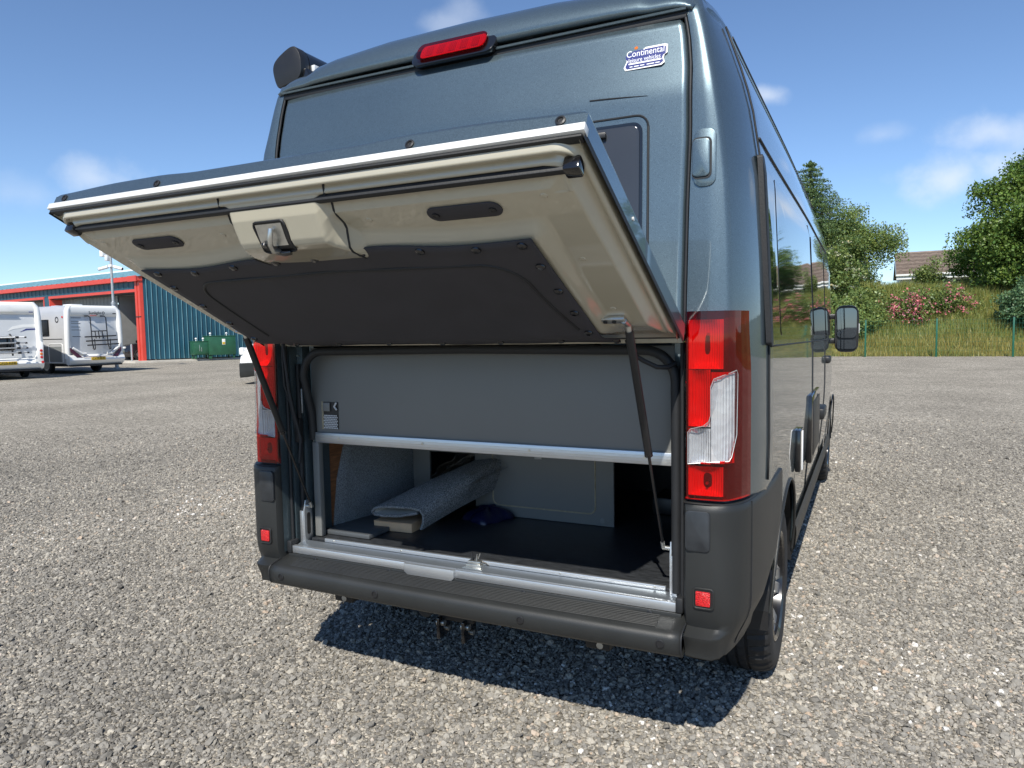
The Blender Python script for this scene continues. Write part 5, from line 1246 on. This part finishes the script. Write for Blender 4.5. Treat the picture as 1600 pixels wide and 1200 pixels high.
def broad_tree(name, label, base, crown_c, rad, ncl, nleaf, lsize, mat, seed, group=None, spread=.55, tint=(.7, 1.35), lobes=None, cat='tree', r0=.28):
    rg = np.random.default_rng(seed); o = thing(name, label, cat, base, 0, group); b = np.asarray(base)
    cs = clumps(rg, ncl, np.asarray(crown_c)-b, rad)
    if lobes:
        for c2, r2, n2 in lobes: cs = np.concatenate([cs, clumps(rg, n2, np.asarray(c2)-b, r2)])
    cs = cs[cs[:, 2] > .15]
    pts_ = (cs[:, None, :]+np.clip(rg.normal(0, spread, (len(cs), nleaf, 3)), -1.7*spread, 1.7*spread)*np.array([1, 1, .6])).reshape(-1, 3); pts_ = pts_[pts_[:, 2] > .05]
    leaves('crown', pts_, None, lsize, mat, o, tint, seed=seed+1)
    pick = cs[rg.choice(len(cs), min(16, len(cs)), replace=False)]
    limbs('trunk', (0, 0, -.3), [tuple(p) for p in pick], r0, o, seed)
    return o
def bz(x, y): return bank_z(x, y)
broad_tree('sycamore_tree', 'large dense dark green broadleaf tree rising at the right edge', (9.6, 43.2, bz(9.6, 43.2)), (9.7, 43.2, 6.3), (3.5, 3.2, 3.5), 260, 260, .15, 'leaf_tree', 11, 'broadleaf trees along the bank', .42, lobes=[((7.2, 42.6, 5.9), (1.3, 1.2, 1.1), 16), ((9.0, 43, 9.0), (1.6, 1.5, 1.2), 22), ((8.2, 43, 4.0), (2.0, 1.6, 1.2), 26), ((12.5, 43, 8), (2.5, 2.0, 2.5), 40)])
broad_tree('laurel_shrub', 'glossy dark shrub at the foot of the large tree behind the fence', (8.3, 38.0, bz(8.3, 38)), (8.4, 38.0, 2.3), (1.55, 1.2, 1.55), 80, 200, .12, 'leaf_dark', 21, None, .25, (.8, 1.9), cat='shrub', r0=.08)
broad_tree('ash_tree', 'airy pale green tree leaning out beyond the spruce', (-.3, 47.8, bz(-.3, 47.8)), (-.2, 47.8, 6.2), (1.9, 1.7, 2.6), 150, 190, .12, 'leaf_light', 31, 'broadleaf trees along the bank', .40, lobes=[((2.0, 47.6, 6.4), (.9, .8, 1.6), 18), ((2.5, 47.5, 5.9), (.5, .5, .6), 6), ((.7, 47.6, 4.2), (.8, .8, .8), 12)])
broad_tree('elder_shrub', 'elder bush with creamy flower heads beside the door mirror', (-.4, 41.5, bz(-.4, 41.5)), (-.3, 41.5, 3.9), (1.5, 1.2, 1.9), 60, 130, .15, 'leaf_light', 41, None, .28, (.55, 1.1), cat='shrub', r0=.10)
eld = broad_tree('hazel_shrub', 'leafy green bush low on the bank below the elder', (.9, 39.6, bz(.9, 39.6)), (1.0, 39.6, 2.1), (1.7, 1.2, 1.2), 48, 130, .14, 'leaf_light', 43, None, .28, (.6, 1.15), cat='shrub', r0=.06)
broad_tree('willow_shrub', 'small grey green bush in front of the tiled roof', (4.6, 48.5, bz(4.6, 48.5)), (4.6, 48.5, 4.3), (.9, .8, 1.0), 28, 90, .13, 'leaf_light', 51, 'bushes on top of the bank', .26, (.6, 1.0), cat='shrub', r0=.06)
broad_tree('hawthorn_shrub', 'rounded bush between the tiled roof and the large tree', (6.7, 47.0, bz(6.7, 47)), (6.8, 47.0, 4.8), (1.5, 1.1, 1.3), 46, 120, .14, 'leaf_tree', 61, 'bushes on top of the bank', .28, (.9, 1.6), cat='shrub', r0=.08)
broad_tree('bramble_shrub', 'low bright green bramble patch beside the door mirror behind the fence', (-.6, 36.6, bz(-.6, 36.6)), (-.2, 36.6, 1.35), (1.9, 1.1, 1.0), 60, 150, .12, 'leaf_light', 81, None, .26, (.6, 1.2), cat='shrub', r0=.05, lobes=[((1.4, 38.2, 1.9), (1.0, .9, .7), 20)])
rgf = np.random.default_rng(5)
# flower heads of the elder (white umbels) belong to the bush
for o in [o for o in col.objects if o.name.startswith('elder_shrub')]:
    cs = clumps(rgf, 60, (.1, -.3, 3.9-o.location.z), (1.45, 1.0, 1.75), shell_=.9); cs = cs[(cs[:, 1] < .3)]
    p_ = (cs[:, None, :]+rgf.normal(0, .10, (len(cs), 26, 3))*np.array([1, 1, .4])).reshape(-1, 3)
    leaves('flower_heads', p_, None, .07, 'whitepetal', o, (.8, 1.3), 1.1, seed=77)
# rose bush on the bank
rose = thing('rose_bush', 'sprawling rose bush with pink blossoms on the grass bank', 'rose bush', (4.0, 39.4, bz(4.0, 39.4)))
cs = np.concatenate([clumps(rgf, 60, (.1, 0, .35), (2.1, 1.2, .85), shell_=.3), clumps(rgf, 30, (-1.0, -.6, -.1), (1.1, .9, .8), shell_=.3)])
p_ = (cs[:, None, :]+rgf.normal(0, .26, (len(cs), 120, 3))).reshape(-1, 3); leaves('foliage', p_, None, .12, 'leaf_light', rose, (.5, 1.15), seed=71)
cs2 = np.concatenate([clumps(rgf, 60, (.1, -.5, .45), (2.1, 1.1, .85), shell_=.8), clumps(rgf, 45, (-1.0, -1.0, .0), (1.0, .7, .7), shell_=.7)]); cs2 = cs2[cs2[:, 1] < .3]
p_ = (cs2[:, None, :]+rgf.normal(0, .10, (len(cs2), 12, 3))).reshape(-1, 3); leaves('blossoms', p_, None, .10, 'petal', rose, (.7, 1.3), 1.1, seed=72)
# spruces: whorls of drooping boughs
def spruce(label, base, H_, rbase, seed, whorls=26):
    rg = np.random.default_rng(seed); o = thing('spruce_tree', label, 'tree', base, 0, 'spruces behind the bank'); P = []; V = []; F = []
    v, f = tube_geo([(0, 0, -.3), (0, 0, H_*.5), (0, 0, H_)], [.20, .12, .015], 8, True, 0); V += v; F += f
    for k in range(whorls):
        h = H_*(.08+.90*k/(whorls-1)); L_ = rbase*(1-h/H_)**.72+.10
        nb = 9 if h < H_*.8 else 6
        for j in range(nb):
            a = 2*math.pi*(j+rg.random())/nb; l = L_*rg.uniform(.75, 1.15); d = np.array([math.cos(a), math.sin(a)])
            ts = np.linspace(.08, 1, max(5, int(l*9)))
            px, py = d[0]*l*ts, d[1]*l*ts; pz = h+.10*l*ts-.42*l*ts**2+.22*l*ts**4
            if k % 3 == 0 and j % 2 == 0:
                v, f = tube_geo([(px[i], py[i], pz[i]) for i in (0, len(ts)//2, len(ts)-1)], [.035, .02, .006], 5, False, len(V)); V += v; F += f
            for i in range(len(ts)):
                m = 16; wd = .30*l*(1-.75*ts[i])*.55+.05
                off = rg.normal(0, 1, (m, 3))*np.array([wd, wd, .05]); off[:, 2] -= np.abs(off[:, 0])*.35+.04
                P.append(np.stack([px[i]+off[:, 0], py[i]+off[:, 1], pz[i]+off[:, 2]], 1))
    for i in range(40): P.append(np.array([[0, 0, H_*(.93+.07*i/40)]])+rg.normal(0, .03, (5, 3)))
    leaves('boughs', np.concatenate(P), None, .13, 'needle', o, (.6, 1.45), 2.6, seed=seed)
    obj('trunk', V, F, 'bark', o, True)
spruce('tall pointed spruce standing behind the front of the van', (-2.05, 46.8, 2.9), 8.65, 4.3, 3)
spruce('second spruce mostly hidden behind the van roof', (-4.6, 48.2, 2.9), 7.2, 3.0, 4, 22)
# long grass on the bank
def grass():
    rg = np.random.default_rng(9); n = 90000
    x = rg.uniform(-9, 17, n); y = 33.75+rg.random(n)**1.1*12.3-.7*(rg.random(n) < .02)-.35*np.abs(np.sin(x*2.1)*np.sin(x*.83+1))*(rg.random(n) < .2); z = np.array([bank_z(a, b) for a, b in zip(x, y)])
    patch = .5+.5*np.sin(x*1.3+np.sin(y*1.1)*1.5)*np.cos(y*.8+x*.3)
    h = rg.uniform(.22, .52, n)*(.6+.8*patch)*np.where(y < 35.2, .55, 1.)
    lean = rg.normal(0, .28, (n, 2)); wd = rg.uniform(.010, .022, n); a = rg.uniform(0, math.pi, n); dx, dy = np.cos(a)*wd, np.sin(a)*wd
    V = np.stack([np.stack([x-dx, y-dy, z-.02], 1), np.stack([x+dx, y+dy, z-.02], 1), np.stack([x+lean[:, 0]*h, y+lean[:, 1]*h, z+h], 1)], 1).reshape(-1, 3)
    me = bpy.data.meshes.new('long_grass'); me.vertices.add(3*n); me.vertices.foreach_set('co', V.ravel()); me.loops.add(3*n); me.loops.foreach_set('vertex_index', np.arange(3*n, dtype=np.int32)); me.polygons.add(n)
    me.polygons.foreach_set('loop_start', np.arange(0, 3*n, 3, dtype=np.int32)); me.polygons.foreach_set('loop_total', np.full(n, 3, dtype=np.int32)); me.update()
    ca = me.color_attributes.new('tint', 'FLOAT_COLOR', 'CORNER'); t = rg.uniform(.7, 1.3, n); dry = np.clip(rg.normal(.25, .3, n)+np.where(y < 36.5, .55, -.1)*(1-patch*.7), 0, 1)
    c = np.stack([t*(.85+1.0*dry), t*(1+.35*dry), t*(.9+.6*dry), np.ones(n)], 1); ca.data.foreach_set('color', np.repeat(c, 3, 0).ravel())
    return link('long_grass', me, 'grassm')
tag(grass(), 'long green and straw coloured grass covering the bank', 'grass', kind='stuff')
# weld mesh fence: posts and wires
fence = thing('mesh_fence', 'green wire mesh fence with posts along the foot of the bank', 'fence', (0, 33.2, 0))
PX = [-6.9+2.7*k for k in range(12)]
for x in PX:
    p = box('post', x-.035, x+.035, -.035, .035, 0, 1.62, 'fence_green', fence, .006); box('post_cap', x-.04, x+.04, -.04, .04, 1.6205, 1.645, 'black', p, .004)
for a, b in zip(PX, PX[1:]):
    paths = [[(a, .04, z), (b, .04, z)] for z in lin(.08, 1.56, 9)]
    paths += [[(xx, .045, .05), (xx, .045, 1.58)] for xx in lin(a+.1, b-.1, 26)]
    V = []; F = []
    for p in paths:
        v, f = tube_geo(p, .0032, 4, False, len(V)); V += v; F += f
    obj('mesh_panel', V, F, 'fence_green', fence)
# house beyond the bank
hs = thing('house', 'brown tiled house roof showing above the bank', 'house', (3.2, 62.0, 2.4))
box('wall', .3, 13, .4, 8, -2.6, 2.75, 'render_wall', hs, .01)
courses = 22
for k in range(courses):
    f0, f1 = k/courses, (k+1)/courses; y0, y1 = -.2+4.4*f0, -.2+4.4*f1+.06; z0, z1 = 2.85+1.9*f0, 2.85+1.9*f1
    V = []; F = []
    nx = 44
    for i in range(nx+1):
        x = 13.4*i/nx; dz = .035 if i % 2 else 0
        V += [(x, y0-.03, z0+.10+dz), (x, y1, z1+.02+dz), (x, y0, z0-.06)]
    for i in range(nx):
        b_ = 3*i; F += [(b_, b_+3, b_+4, b_+1), (b_+2, b_+5, b_+3, b_)]
    obj('tile_course', V, F, ('tile', 'tile_b', 'tile', 'tile_c')[k % 4], hs)
obj('rear_slope', [(0, 4.2, 4.75), (13.4, 4.2, 4.75), (13.4, 8.6, 2.85), (0, 8.6, 2.85)], [(0, 1, 2, 3)], 'tile', hs)
obj('gable', [(.3, .4, 2.75), (.3, 8, 2.75), (.3, 4.2, 4.6)], [(0, 1, 2)], 'render_wall', hs)
tube('ridge_tiles', [(0, 4.2, 4.78), (13.4, 4.2, 4.78)], .13, 'tile', hs, 8)
box('barge_board', -.06, -.001, -.2, 4.2, 0, .18, 'grey', hs, 0, 1, Matrix(((1, 0, 0, 0), (0, 1, 0, 0), (0, .432, 1, 2.85), (0, 0, 0, 1))))
box('gutter', -.05, 13.4, -.34, -.21, 2.70, 2.84, 'plateshell', hs, .02); box('fascia', 0, 13.4, -.2, -.15, 2.45, 2.80, 'plateshell', hs, 0)
box('window', 4.0, 5.6, .37, .399, 1.1, 2.3, 'glass', hs, .01); box('window', 8.0, 9.6, .37, .399, 1.1, 2.3, 'glass', hs, .01)
tube('aerial_pole', [(8.6, -.1, 1.2), (8.6, -.1, 3.4)], .03, 'galv', hs, 6)
